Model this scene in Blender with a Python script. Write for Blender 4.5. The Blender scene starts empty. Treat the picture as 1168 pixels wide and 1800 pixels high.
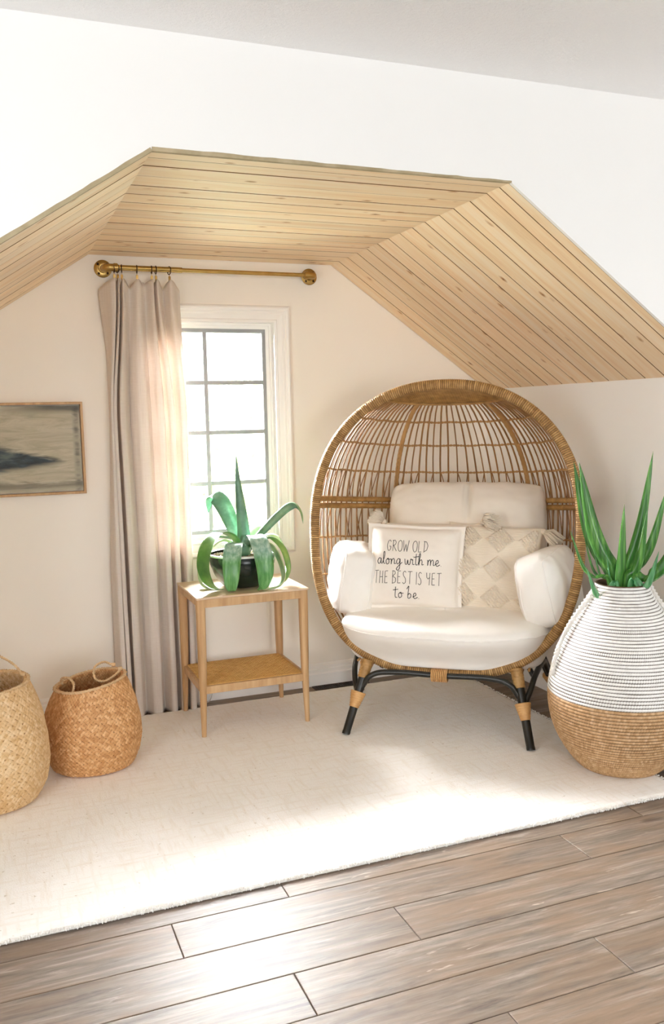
import bpy, bmesh, math, random
import numpy as np
from mathutils import Vector, Matrix, noise
random.seed(7)
C = bpy.context.scene.collection
SC = bpy.context.scene
PI = math.pi

# ------------------------------------------------------------------ camera
cam_d = bpy.data.cameras.new('camera'); cam = bpy.data.objects.new('camera', cam_d); C.objects.link(cam)
cam_d.sensor_fit = 'VERTICAL'; cam_d.sensor_height = 36; cam_d.lens = 36*1549.25/1800
cam_d.clip_start = .05; cam_d.clip_end = 200
cam.matrix_world = Matrix(((.9304, .0595, -.3615, 0), (-.3658, .0920, -.9261, 0), (-.0218, .9939, .1074, 1.40), (0, 0, 0, 1)))
SC.camera = cam
# ------------------------------------------------------------------ world, sun, window light, exposure
w = bpy.data.worlds.new('overcast_sky'); SC.world = w; w.use_nodes = True
bg = w.node_tree.nodes['Background']; bg.inputs[0].default_value = (.93, .965, 1, 1); bg.inputs[1].default_value = 7.0
def light(name, kind, loc, target, energy, color=(1, 1, 1), size=None, angle=None, portal=False):
    d = bpy.data.lights.new(name, kind); o = bpy.data.objects.new(name, d); C.objects.link(o)
    o.location = loc; o.rotation_euler = (Vector(target)-Vector(loc)).to_track_quat('-Z', 'Y').to_euler()
    d.energy = energy; d.color = color
    if size: d.shape = 'RECTANGLE'; d.size, d.size_y = size
    if angle: d.angle = angle
    if portal: d.cycles.is_portal = True
    return o
light('sun', 'SUN', (.1, 9, 5.9), (1.14, 4.2, 1.3), 330.0, (.96, .98, 1), angle=math.radians(88))
light('window_portal', 'AREA', (1.027, 4.345, 1.337), (1.027, 0, 1.337), 1, size=(.66, 1.04), portal=True)
light('room_window', 'AREA', (-2.22, .3, 1.35), (2.6, 2.0, 1.3), 62, (.96, .985, 1), size=(2.2, 1.6))
light('room_window', 'AREA', (.9, -4.1, 1.45), (1.0, 3, 1.3), 80, (.96, .985, 1), size=(2.0, 1.7))
for p_, e_ in (((-1.1, 1.2, .95), 9), ((3.1, 1.5, 1.0), 9)):
    light('fill_point', 'POINT', p_, (0, 0, 0), e_, (.97, .985, 1)).data.shadow_soft_size = .25  # soft fill points added out of view to brighten the ceilings
SC.view_settings.view_transform = 'Standard'; SC.view_settings.look = 'None'
SC.view_settings.exposure = 0.52; SC.view_settings.gamma = 1; SC.view_settings.use_curve_mapping = False
cy = SC.cycles; cy.max_bounces = 16; cy.diffuse_bounces = 12; cy.glossy_bounces = 4; cy.transmission_bounces = 6
cy.caustics_reflective = False; cy.caustics_refractive = False; cy.use_denoising = True; cy.sample_clamp_indirect = 6

# ------------------------------------------------------------------ helpers
def lin(h):
    v = [int(h[i:i+2], 16)/255 for i in (0, 2, 4)]
    return tuple(x/12.92 if x <= .04045 else ((x+.055)/1.055)**2.4 for x in v)+(1,)
class Nt:
    def __init__(s, name):
        s.m = bpy.data.materials.new(name); s.m.use_nodes = True; s.t = s.m.node_tree; s.b = s.t.nodes['Principled BSDF']
    def n(s, typ, **kw):
        nd = s.t.nodes.new(typ)
        for k, v in kw.items():
            if k.startswith('i_'):
                key = k[2:]; key = int(key) if key.isdigit() else key.replace('_', ' ')
                nd.inputs[key].default_value = v
            else: setattr(nd, k, v)
        return nd
    def l(s, a, b): s.t.links.new(a, b)
    def ramp(s, fac, stops):
        r = s.n('ShaderNodeValToRGB'); e = r.color_ramp.elements
        while len(e) < len(stops): e.new(.5)
        for q, (p, c) in zip(e, stops): q.position = p; q.color = lin(c) if isinstance(c, str) else (c, c, c, 1)
        s.l(fac, r.inputs[0]); return r.outputs[0]
    def coords(s, scale=(1, 1, 1), rnd=False, kind='Object'):
        tc = s.n('ShaderNodeTexCoord'); mp = s.n('ShaderNodeMapping'); mp.inputs['Scale'].default_value = scale
        s.l(tc.outputs[kind], mp.inputs[0])
        if rnd:
            oi = s.n('ShaderNodeObjectInfo'); mu = s.n('ShaderNodeMath', operation='MULTIPLY'); mu.inputs[1].default_value = 53
            s.l(oi.outputs['Random'], mu.inputs[0]); cb = s.n('ShaderNodeCombineXYZ')
            for i in range(3): s.l(mu.outputs[0], cb.inputs[i])
            s.l(cb.outputs[0], mp.inputs['Location'])
        return mp.outputs[0]
    def noise(s, vec, scale=5, detail=4, rough=.55, dist=0):
        nd = s.n('ShaderNodeTexNoise'); nd.inputs['Scale'].default_value = scale; nd.inputs['Detail'].default_value = detail
        nd.inputs['Roughness'].default_value = rough; nd.inputs['Distortion'].default_value = dist
        if vec: s.l(vec, nd.inputs['Vector'])
        return nd.outputs[0]
    def mix(s, fac, a, b, mode='MIX'):
        m = s.n('ShaderNodeMix', data_type='RGBA', blend_type=mode)
        for v, i in ((fac, 0), (a, 6), (b, 7)):
            if isinstance(v, (int, float)): m.inputs[i].default_value = v
            elif isinstance(v, str): m.inputs[i].default_value = lin(v)
            else: s.l(v, m.inputs[i])
        return m.outputs[2]
    def math(s, op, a, b=0):
        m = s.n('ShaderNodeMath', operation=op)
        for v, i in ((a, 0), (b, 1)):
            if isinstance(v, (int, float)): m.inputs[i].default_value = v
            else: s.l(v, m.inputs[i])
        return m.outputs[0]
    def color(s, c):
        if isinstance(c, str): s.b.inputs['Base Color'].default_value = lin(c)
        else: s.l(c, s.b.inputs['Base Color'])
    def set(s, **kw):
        for k, v in kw.items(): s.b.inputs[k.replace('_', ' ')].default_value = v
    def bump(s, h, strength=.3, dist=.01):
        b = s.n('ShaderNodeBump'); b.inputs['Strength'].default_value = strength; b.inputs['Distance'].default_value = dist
        s.l(h, b.inputs['Height']); s.l(b.outputs[0], s.b.inputs['Normal'])
def plain(name, col, rough=.5, bump=None, var=None, **kw):
    m = Nt(name); m.set(Roughness=rough, **kw)
    if var:
        f = m.noise(m.coords((1, 1, 1), True), var[1], 4); m.color(m.ramp(f, [(.3, col), (.7, var[0])]))
    else: m.color(col)
    if bump: m.bump(m.noise(m.coords(), bump[0], 3), bump[1], bump[2])
    return m.m

# mesh containers
class MB:
    def __init__(s): s.v = []; s.f = []
    def add(s, v, f):
        o = len(s.v); s.v += [tuple(p) for p in v]; s.f += [tuple(i+o for i in q) for q in f]; return s
    def box(s, x0, x1, y0, y1, z0, z1):
        v = [(x, y, z) for x in (x0, x1) for y in (y0, y1) for z in (z0, z1)]
        return s.add(v, [(0, 1, 3, 2), (4, 6, 7, 5), (0, 4, 5, 1), (2, 3, 7, 6), (0, 2, 6, 4), (1, 5, 7, 3)])
    def tube(s, pts, r, n=8, closed=False, cap=True):
        P = [Vector(p) for p in pts]; k = len(P)
        rr = [r]*k if isinstance(r, (int, float)) else list(r)
        T = []
        for i in range(k):
            a = P[(i-1) % k] if (closed or i > 0) else P[i]; b = P[(i+1) % k] if (closed or i < k-1) else P[i]
            t = (b-a); T.append(t.normalized() if t.length > 1e-9 else Vector((0, 0, 1)))
        u = T[0].orthogonal().normalized(); V = []
        for i in range(k):
            u = (u-T[i]*u.dot(T[i])); u = u.normalized() if u.length > 1e-6 else T[i].orthogonal().normalized()
            w_ = T[i].cross(u)
            for j in range(n):
                a = 2*PI*j/n; V.append(P[i]+(u*math.cos(a)+w_*math.sin(a))*rr[i])
        F = []
        for i in range(k if closed else k-1):
            for j in range(n):
                a = i*n+j; b = i*n+(j+1) % n; c = ((i+1) % k)*n; F.append((a, b, c+(j+1) % n, c+j))
        if cap and not closed: F.append(tuple(range(n))[::-1]); F.append(tuple((k-1)*n+j for j in range(n)))
        return s.add(V, F)
    def lathe(s, prof, n=48, c=(0, 0, 0), axis='z'):
        V = []; F = []
        for (r, z) in prof:
            for j in range(n):
                a = 2*PI*j/n; p = (r*math.cos(a), r*math.sin(a), z)
                if axis == 'y': p = (p[0], p[2], p[1])
                if axis == 'x': p = (p[2], p[0], p[1])
                V.append((p[0]+c[0], p[1]+c[1], p[2]+c[2]))
        for i in range(len(prof)-1):
            for j in range(n): F.append((i*n+j, i*n+(j+1) % n, (i+1)*n+(j+1) % n, (i+1)*n+j))
        return s.add(V, F)
    def grid(s, nu, nv, fn, wrap=False):
        V = [fn(i/(nu if wrap else nu-1), j/(nv-1)) for j in range(nv) for i in range(nu)]; F = []
        for j in range(nv-1):
            for i in range(nu if wrap else nu-1):
                F.append((j*nu+i, j*nu+(i+1) % nu, (j+1)*nu+(i+1) % nu, (j+1)*nu+i))
        return s.add(V, F)
    def prism(s, poly, y0, y1):          # polygon in (x,z) extruded in y
        n = len(poly); V = [(x, y0, z) for x, z in poly]+[(x, y1, z) for x, z in poly]
        return s.add(V, [tuple(range(n)), tuple(range(2*n-1, n-1, -1))]+[(i, i+n, (i+1) % n+n, (i+1) % n) for i in range(n)])
    def mesh(s, name, mat, smooth=True, fix=True):
        m = bpy.data.meshes.new(name); m.from_pydata([tuple(p) for p in s.v], [], s.f); m.materials.append(mat)
        if fix:
            b = bmesh.new(); b.from_mesh(m); bmesh.ops.recalc_face_normals(b, faces=b.faces); b.to_mesh(m); b.free()
        m.polygons.foreach_set('use_smooth', [smooth]*len(m.polygons)); m.update(); return m
    def obj(s, name, mat, parent=None, smooth=True, fix=True, bevel=0, auto=None, loc=None):
        o = bpy.data.objects.new(name, s.mesh(name, mat, smooth, fix)); C.objects.link(o); o.parent = parent
        if loc: o.location = loc
        if bevel:
            b = o.modifiers.new('bevel', 'BEVEL'); b.width = bevel; b.segments = 2; b.limit_method = 'ANGLE'
        if auto: o.data.set_sharp_from_angle(angle=math.radians(auto))
        return o
def box(x0, x1, y0, y1, z0, z1): return MB().box(x0, x1, y0, y1, z0, z1)
def thing(name, label, cat, loc=(0, 0, 0), rz=0, group=None):
    o = bpy.data.objects.new(name, None); C.objects.link(o); o.location = loc; o.rotation_euler = (0, 0, rz)
    o.empty_display_size = .1; return tag(o, label, cat, group)
def tag(o, label, cat, group=None):
    o['label'] = label; o['category'] = cat
    if group: o['group'] = group
    return o
def struct(o, label=None):
    o['kind'] = 'structure'
    if label: o['label'] = label
    return o
def crom(pts, n=8, closed=False):       # Catmull-Rom through points
    P = [Vector(p) for p in pts]; k = len(P); out = []
    for i in range(k if closed else k-1):
        a = P[(i-1) % k] if (closed or i > 0) else 2*P[0]-P[1]
        b = P[i]; c = P[(i+1) % k]; d = P[(i+2) % k] if (closed or i < k-2) else 2*P[k-1]-P[k-2]
        for j in range(n):
            t = j/n; out.append(.5*((2*b)+(c-a)*t+(2*a-5*b+4*c-d)*t*t+(3*b-a-3*c+d)*t**3))
    if not closed: out.append(P[-1])
    return out
def rope(mb, pts, r, pitch=.03, n=6, closed=False):   # two strands twisted about a path
    P = [Vector(p) for p in pts]; L = 0; ph = [0]
    for a, b in zip(P, P[1:]): L += (b-a).length; ph.append(L)
    for s in (0, PI):
        Q = []
        for i, p in enumerate(P):
            t = (P[min(i+1, len(P)-1)]-P[max(i-1, 0)]).normalized(); u = t.cross(Vector((.13, .21, .97))); 
            u = u.normalized() if u.length > 1e-4 else t.orthogonal().normalized(); v = t.cross(u)
            a = ph[i]/pitch*2*PI+s; Q.append(p+(u*math.cos(a)+v*math.sin(a))*r*.55)
        mb.tube(Q, r*.62, n)
    return mb
def sm(a, b, x): t = max(0, min(1, (x-a)/(b-a))); return t*t*(3-2*t)
def interp(x, xs, ys):
    return float(np.interp(x, xs, ys))
nz = lambda x, y=0, z=0: noise.noise(Vector((x, y, z)))

# ------------------------------------------------------------------ materials
M = {}
M['paint'] = plain('warm_white_paint', 'F9F4EB', .75, (180, .06, .002))
M['paint_room'] = plain('white_room_paint', 'F6F5F3', .75, (180, .06, .002))
m = Nt('popcorn_ceiling_paint'); m.color('FBFAF9'); m.set(Roughness=.9); m.bump(m.noise(m.coords(), 95, 3, .7), .7, .006); M['popcorn'] = m.m
M['trim'] = plain('white_gloss_trim', 'F7F5F1', .35)
M['rough_edge'] = plain('raw_board_edge', '9A8A68', .8, (60, .4, .004), ('BDAD8E', 12))
M['glass'] = None
m = Nt('window_glass'); g = m.n('ShaderNodeBsdfGlass'); g.inputs['IOR'].default_value = 1.02; g.inputs['Roughness'].default_value = 0
tr = m.n('ShaderNodeBsdfTransparent'); gl = m.n('ShaderNodeBsdfGlossy'); gl.inputs['Roughness'].default_value = .02
lw = m.n('ShaderNodeFresnel'); lw.inputs['IOR'].default_value = 1.45
mx = m.n('ShaderNodeMixShader'); m.l(lw.outputs[0], mx.inputs[0]); m.l(tr.outputs[0], mx.inputs[1]); m.l(gl.outputs[0], mx.inputs[2])
m.l(mx.outputs[0], m.t.nodes['Material Output'].inputs[0]); M['glass'] = m.m
M['lead'] = plain('grey_window_bar', '9A9C9E', .5)

def pine():
    m = Nt('knotty_pine'); v = m.coords((1, 1, 1), True)
    vs = m.coords((1.3, 17, 17), True); g = m.noise(vs, 1.6, 5, .6, .7)
    c1 = m.ramp(g, [(.28, 'EBC699'), (.46, 'F7DDB6'), (.66, 'FBEACF')])
    big = m.noise(m.coords((.8, 6, 6), True), 1.2, 2); c2 = m.mix(m.math('MULTIPLY', big, .45), c1, 'F2D4B4')
    vk = m.coords((5.5, 11, 11), True); vo = m.n('ShaderNodeTexVoronoi'); vo.inputs['Scale'].default_value = 1.15; m.l(vk, vo.inputs['Vector'])
    kn = m.n('ShaderNodeTexNoise'); kn.inputs['Scale'].default_value = 3
    d = m.math('ADD', vo.outputs['Distance'], m.math('MULTIPLY', m.noise(v, 40, 2), .12))
    c3 = m.mix(m.ramp(d, [(.11, 1.), (.22, 0.)]), c2, 'C08E58'); c4 = m.mix(m.ramp(d, [(.065, 1.), (.10, 0.)]), c3, '4A2D18')
    oi = m.n('ShaderNodeObjectInfo'); hs = m.n('ShaderNodeHueSaturation'); m.l(c4, hs.inputs['Color'])
    m.l(m.math('ADD', m.math('MULTIPLY', oi.outputs['Random'], .14), .92), hs.inputs['Value']); m.color(hs.outputs[0])
    m.set(Roughness=.55); m.bump(g, .12, .002); return m.m
M['pine'] = pine()
M['groove_shade'] = plain('board_gap_shade', '7A5229', .9)  # raw board edges and backing, joint shade put into the colour
def laminate():
    m = Nt('weathered_oak_laminate'); v = m.coords((1, 1, 1), True)
    g = m.noise(m.coords((1.8, 24, 24), True), 2.0, 9, .72, .45)
    c1 = m.ramp(g, [(.30, '50463E'), (.43, '6C6055'), (.56, '83766A'), (.68, 'A0958A')])
    b = m.noise(m.coords((1.6, 6, 6), True), 1.9, 5, .65, .5)
    c2 = m.mix(m.ramp(b, [(.40, 0.), (.62, .65)]), c1, '7E6650')
    s = m.noise(m.coords((5, 26, 26), True), 1.8, 3, .6, .5); b2 = m.noise(v, 2.3, 2)
    c3 = m.mix(m.math('MULTIPLY', m.ramp(s, [(.64, 0.), (.72, .55)]), m.ramp(b2, [(.5, 0.), (.6, 1.)])), c2, 'C6B7A6')
    vo = m.n('ShaderNodeTexVoronoi'); vo.inputs['Scale'].default_value = .9; m.l(m.coords((1.5, 5, 5), True), vo.inputs['Vector'])
    d = m.math('ADD', vo.outputs['Distance'], m.math('MULTIPLY', m.noise(v, 25, 2), .08))
    c4 = m.mix(m.ramp(d, [(.07, .9), (.12, 0.)]), c3, '54443A')
    oi = m.n('ShaderNodeObjectInfo'); hs = m.n('ShaderNodeHueSaturation'); m.l(c4, hs.inputs['Color'])
    m.l(m.math('ADD', m.math('MULTIPLY', oi.outputs['Random'], .2), .88), hs.inputs['Value']); m.color(hs.outputs[0])
    m.set(Roughness=.47); m.b.inputs['Specular IOR Level'].default_value = .30; m.bump(g, .10, .002); return m.m
M['laminate'] = laminate(); M['floor_gap'] = plain('dark_floor_gap', '201814', .9)
m = Nt('cream_wool_rug'); v = m.coords((1, 1, 1)); f1 = m.noise(m.coords((1, 9, 1)), 7, 4, .6); f2 = m.noise(m.coords((9, 1, 1)), 7, 4, .6)
c = m.ramp(m.math('MAXIMUM', f1, f2), [(.50, 'FAF8F4'), (.70, 'F3EEE6'), (.82, 'D9CCB8')]); sp = m.noise(v, 60, 2)
c = m.mix(m.ramp(sp, [(.68, 0.), (.76, .5)]), c, 'B8A78C'); m.color(c); m.set(Roughness=.95)
m.bump(m.math('ADD', m.noise(m.coords((120, 340, 1)), 1, 2), m.noise(v, 220, 2)), .5, .004); M['rug'] = m.m
def oak(name, a, b, c):
    m = Nt(name); g = m.noise(m.coords((14, 14, 1.2), True), 2.5, 5, .6, .5); m.color(m.ramp(g, [(.3, a), (.5, b), (.7, c)])); m.set(Roughness=.42); return m.m
M['oak'] = oak('light_oak', 'AE875B', 'BF996D', 'CEAB80')
m = Nt('light_oak_top'); g = m.noise(m.coords((1.2, 14, 14), True), 2.5, 5, .6, .5); m.color(m.ramp(g, [(.3, 'C9A887'), (.5, 'D9BEA0'), (.7, 'E2CBB1')])); m.set(Roughness=.28); M['oak_top'] = m.m
M['cane'] = plain('woven_cane', 'C9974E', .55, None, ('DDB36C', 30))
M['brass'] = plain('aged_brass', 'A5864C', .36, None, ('BD9C5E', 20), Metallic=1.0)
M['bronze'] = plain('dark_bronze_ring', '4A3626', .4, None, None, Metallic=.8)
m = Nt('linen_curtain'); g = m.noise(m.coords((1, 1, 30)), 18, 3); g2 = m.noise(m.coords((260, 260, 6)), 1, 2); 
c = m.ramp(m.math('MULTIPLY', m.math('ADD', g, g2), .5), [(.35, 'DCD2C8'), (.65, 'EAE2DA')]); m.color(c); m.set(Roughness=.9); m.bump(g2, .15, .002)
tl = m.n('ShaderNodeBsdfTranslucent'); tl.inputs[0].default_value = lin('F4EAE3'); mx = m.n('ShaderNodeMixShader'); mx.inputs[0].default_value = .20
m.l(m.b.outputs[0], mx.inputs[1]); m.l(tl.outputs[0], mx.inputs[2]); m.l(mx.outputs[0], m.t.nodes['Material Output'].inputs[0]); M['linen'] = m.m
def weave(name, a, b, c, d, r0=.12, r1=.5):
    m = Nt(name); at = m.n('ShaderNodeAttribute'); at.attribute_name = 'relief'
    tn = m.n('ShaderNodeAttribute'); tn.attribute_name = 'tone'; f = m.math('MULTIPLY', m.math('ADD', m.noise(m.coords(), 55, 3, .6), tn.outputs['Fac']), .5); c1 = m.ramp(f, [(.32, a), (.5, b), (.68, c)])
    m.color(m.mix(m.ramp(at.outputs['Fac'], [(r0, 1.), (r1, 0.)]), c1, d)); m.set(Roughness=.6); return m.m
m = Nt('rattan_wrap'); g = m.noise(m.coords((1, 1, 1)), 26, 4, .6); m.color(m.ramp(g, [(.3, '84602F'), (.5, 'A47C46'), (.72, 'BE965E')])); m.set(Roughness=.45); M['wrap'] = m.m
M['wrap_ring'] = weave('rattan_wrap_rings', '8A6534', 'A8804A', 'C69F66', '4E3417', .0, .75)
M['rattan'] = plain('rattan_cane', '7E5730', .45, None, ('A27646', 9))
M['rattan_pole'] = plain('rattan_pole', 'A27846', .42, None, ('BC925C', 12))
M['binding'] = plain('pale_rattan_binding', 'C08E55', .5, None, ('D4A76E', 30))
M['black'] = plain('black_lacquered_bamboo', '15140F', .32, None, ('24221C', 14))
def cloth(name, a, b, sc=300, st=.12):
    m = Nt(name); f = m.noise(m.coords(), 6, 3); m.color(m.ramp(f, [(.35, a), (.65, b)])); m.set(Roughness=.9)
    m.b.inputs['Sheen Weight'].default_value = .15; m.bump(m.noise(m.coords(), sc, 2), st, .002); return m.m
M['canvas_white'] = cloth('white_cushion_canvas', 'F3EFE9', 'F6F3EE')
M['canvas_cream'] = cloth('cream_cushion_canvas', 'EBE2D5', 'EFE7DB')
M['cotton'] = cloth('natural_cotton', 'EEE6DC', 'F2EBE2', 380, .2)
M['tuft'] = cloth('tufted_wool', 'E2D5C2', 'EBE0CF', 260, .35)
M['ink'] = plain('black_ink', '16130F', .7)
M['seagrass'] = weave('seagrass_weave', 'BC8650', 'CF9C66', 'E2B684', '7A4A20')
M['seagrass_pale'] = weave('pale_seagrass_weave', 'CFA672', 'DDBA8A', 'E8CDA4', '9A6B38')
M['cord'] = plain('seagrass_cord', 'C9A476', .7, None, ('E0C39B', 60))
M['white_cord'] = plain('white_painted_cord', 'F2F0EC', .7, None, ('E2DCD2', 60))
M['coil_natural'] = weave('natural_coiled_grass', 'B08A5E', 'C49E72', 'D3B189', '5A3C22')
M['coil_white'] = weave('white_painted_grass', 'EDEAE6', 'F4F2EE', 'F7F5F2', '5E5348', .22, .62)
def leafm(name, a, b, c, rough=.35, stripe=0):
    m = Nt(name); f = m.noise(m.coords((70, 70, 3), True) if stripe else m.coords((1, 1, 1), True), 1 if stripe else 9, 4, .6); m.color(m.ramp(f, [(.3, a), (.5, b), (.7, c)])); m.set(Roughness=rough); return m.m
M['agave'] = leafm('blue_green_agave', '466B58', '648C74', '98B6A2', .34)
m = Nt('two_tone_agave'); sx_ = m.n('ShaderNodeSeparateXYZ'); m.l(m.coords(), sx_.inputs[0]); f = m.noise(m.coords((30, 30, 4), True), 2, 4, .6)
c1 = m.ramp(f, [(.3, '3F7A3A'), (.5, '5A9450'), (.7, '7FB070')]); c2 = m.ramp(f, [(.3, '6B9480'), (.5, '8FB3A0'), (.7, 'B9D0C2')])
m.color(m.mix(m.ramp(m.math('ADD', sx_.outputs[2], m.math('MULTIPLY', f, .05)), [(.155, 0.), (.205, 1.)]), c1, c2)); m.set(Roughness=.32); M['agave_two'] = m.m
M['agave_green'] = leafm('mid_green_agave', '3B6B2E', '558A3A', '7FA95C', .38)
M['agave_pale'] = leafm('pale_green_agave', '86A87C', 'A6C08F', 'C3D3A8', .42)
M['agave_tip'] = leafm('brown_leaf_tip', '5B5330', '6E6440', '857A52', .5)
M['sword'] = leafm('sword_leaf', '245020', '397329', '70A64E', .3, 1)
M['sword_pale'] = leafm('pale_sword_leaf', '2E6B3C', '4A8A55', '74A97A', .35, 1)
M['pot'] = plain('dark_green_glaze', '121A15', .22, None, ('1F2A22', 10)); M['pot_rim'] = plain('white_pot_rim', 'E9E6DF', .4)
M['pebble'] = plain('pale_pebbles', 'C9BBAB', .8, None, ('6E4A38', 40))
M['plastic'] = plain('white_plastic', 'EEECE8', .35); M['dark'] = plain('dark_slot', '241F1A', .6)
M['wire'] = plain('grey_cord', 'B9B6B0', .5); M['vent'] = plain('dark_bronze_vent', '3A2A20', .5)
M['grass'] = plain('dry_lawn', 'A3A690', .95, None, ('B4B49C', 3)); M['foliage'] = plain('sunlit_foliage', 'C4CFA4', .8, None, ('DCE2C4', 4))
M['bark'] = plain('bark', '7A6650', .9); M['siding'] = plain('grey_siding', 'C9CCD0', .8); M['shingle'] = plain('grey_shingle', '8E9096', .9); M['fence'] = plain('fence_board', 'C6B7A2', .85)

# ------------------------------------------------------------------ setting
YB, YF, XR, XL, ZK, ZC, ZT = 4.236, 2.59, 2.58, -.467, 1.53, 2.16, 2.488
X1, X2 = .488, 1.675                                       # flat part of the alcove ceiling
RX0, RX1, RY0 = -2.3, 3.7, -4.2
fl = struct(box(RX0, RX1, RY0, YB+.05, -.08, -.006).obj('floor', M['floor_gap'], smooth=False), 'grey brown oak laminate plank floor')
rows = [(4.0675, 4.236)]; y = 4.0675
while y > 2.55: rows.append((y-.1735, y)); y -= .1735
rows += [(2.341, y), (2.171, 2.341), (1.997, 2.171), (1.825, 1.997), (1.660, 1.825), (1.492, 1.660), (1.322, 1.492), (1.152, 1.322), (.982, 1.152)]
joint = {2.341: .752, 2.171: .404, 1.997: 1.010, 1.825: .648, 1.660: 1.437, 1.492: 1.064, 1.322: .2, 1.152: .9}
for (y0, y1) in rows:
    j = joint.get(y0, random.uniform(0, 1.29)); x = j-1.296*3
    while x < RX1:
        a, b = max(x, RX0), min(x+1.296, RX1); x += 1.296
        if b-a < .02: continue
        gx = .0011; hx, hy = (b-a)/2-gx, (y1-y0)/2-gx; e = .0016
        mb = MB(); V = [(sx*hx, sy*hy, -.006) for sx, sy in ((-1, -1), (1, -1), (1, 1), (-1, 1))]+[(sx*hx, sy*hy, -e*.6) for sx, sy in ((-1, -1), (1, -1), (1, 1), (-1, 1))]+[(sx*(hx-e), sy*(hy-e), 0) for sx, sy in ((-1, -1), (1, -1), (1, 1), (-1, 1))]
        F = [(8, 9, 10, 11)]+[(i+k, (i+1) % 4+k, (i+1) % 4+k+4, i+k+4) for k in (0, 4) for i in range(4)]
        mb.add(V, F).obj('plank', M['laminate'], fl, False, loc=((a+b)/2, (y0+y1)/2, 0))
# window wall
gx0, gx1, gz0, gz1 = .717, 1.337, .832, 1.842              # glazed opening
hx0, hx1, hz0, hz1 = gx0-.03, gx1+.03, gz0-.03, gz1+.03    # hole in the wall
wb = MB()
wb.prism([(XL-.1, -.05), (hx0, -.05), (hx0, ZC+.1), (X1, ZC+.1), (XL-.1, ZK+.05)], YB, YB+.1)
wb.prism([(hx1, -.05), (XR+.1, -.05), (XR+.1, ZK+.05), (X2, ZC+.1), (hx1, ZC+.1)], YB, YB+.1)
wb.box(hx0, hx1, YB, YB+.1, -.05, hz0).box(hx0, hx1, YB, YB+.1, hz1, ZC+.1)
struct(wb.obj('wall_back', M['paint'], smooth=False), 'warm white gable wall with the window')
struct(box(XR, XR+.1, YF, YB+.1, -.05, ZK+.02).obj('wall_right', M['paint_room'], smooth=False), 'low white knee wall right of the chair')
struct(box(XL-.1, XL, YF, YB+.1, -.05, ZK+.02).obj('wall_left', M['paint'], smooth=False), 'low white knee wall left of the alcove')
wf = MB()
wf.prism([(RX0, -.05), (XL, -.05), (XL, ZK), (X1, ZC), (X1, ZT+.02), (RX0, ZT+.02)], YF, YF+.06)
wf.prism([(X2, ZC), (XR, ZK), (XR, -.05), (RX1, -.05), (RX1, ZT+.02), (X2, ZT+.02)], YF, YF+.06)
wf.prism([(X1, ZC), (X2, ZC), (X2, ZT+.02), (X1, ZT+.02)], YF, YF+.06)
struct(wf.obj('wall_front', M['paint_room'], smooth=False), 'white room wall cut away around the alcove')
struct(box(RX0, RX1, RY0, YF+.1, ZT, ZT+.1).obj('ceiling', M['popcorn'], smooth=False), 'white textured ceiling of the room')
struct(box(RX0-.1, RX1+.1, RY0-.1, RY0, -.08, ZT+.1).obj('wall_south', M['paint_room'], smooth=False), 'white wall of the room facing the alcove')
struct(box(RX0-.1, RX0, RY0, YF+.06, -.08, ZT+.1).obj('wall_west', M['paint_room'], smooth=False), 'white side wall of the room')
struct(box(RX1, RX1+.1, RY0, YF+.06, -.08, ZT+.1).obj('wall_east', M['paint_room'], smooth=False), 'white side wall of the room')
# boarded alcove ceiling: three panels, each of its own boards
edges = [2.602, 2.66]; k = 0
pw = [.083, .115, .118, .112, .12, .11, .117, .113, .115, .119, .112, .116, .114, .112]
while edges[-1] < YB-.02: edges.append(min(edges[-1]+pw[k % 14], YB)); k += 1
def board_panel(name, label, A, B):
    A, B = Vector(A), Vector(B); d = (B-A).normalized(); L = (B-A).length; up = Vector((-d.z, 0, d.x))
    base = MB(); off = up*.012; t = up*.05
    q = [(A.x+off.x, A.z+off.z), (B.x+off.x, B.z+off.z), (B.x+off.x+t.x, B.z+off.z+t.z), (A.x+off.x+t.x, A.z+off.z+t.z)]
    base.prism(q, YF+.012, YB+.1); o = struct(base.obj(name, M['groove_shade'], smooth=False), label)
    for y0, y1 in zip(edges, edges[1:]):
        h = (y1-y0)/2-.0010; e = min(.0017, h*.4); x = L/2+.002
        dz = random.uniform(-.0006, .0006)
        V = [(sx*x, sy*(h-e), dz) for sx, sy in ((-1, -1), (1, -1), (1, 1), (-1, 1))]+[(sx*x, sy*h, e*.8) for sx, sy in ((-1, -1), (1, -1), (1, 1), (-1, 1))]+[(sx*x, sy*h, .012) for sx, sy in ((-1, -1), (1, -1), (1, 1), (-1, 1))]
        F = [(3, 2, 1, 0)]+[(i+k, (i+1) % 4+k, (i+1) % 4+k+4, i+k+4) for k in (0, 4) for i in range(4)]
        p = MB().add(V, F).obj('plank', M['pine'], o, False, fix=False); p.data.materials.append(M['groove_shade'])
        for i in (1, 3, 5, 7): p.data.polygons[i].material_index = 1  # long edges and chamfers carry the painted gap shade
        mid = (A+B)/2; ang = math.atan2(-(B-A).z, (B-A).x)
        p.location = (mid.x, (y0+y1)/2, mid.z); p.rotation_euler = (0, ang, 0)
    return o
board_panel('ceiling_center', 'flat pine board ceiling over the alcove', (X1, 0, ZC), (X2, 0, ZC))
board_panel('ceiling_right', 'sloping pine board ceiling above the chair', (X2, 0, ZC), (XR+.01, 0, ZK-.007))
board_panel('ceiling_left', 'sloping pine board ceiling above the painting', (XL-.01, 0, ZK-.007), (X1, 0, ZC))
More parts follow.
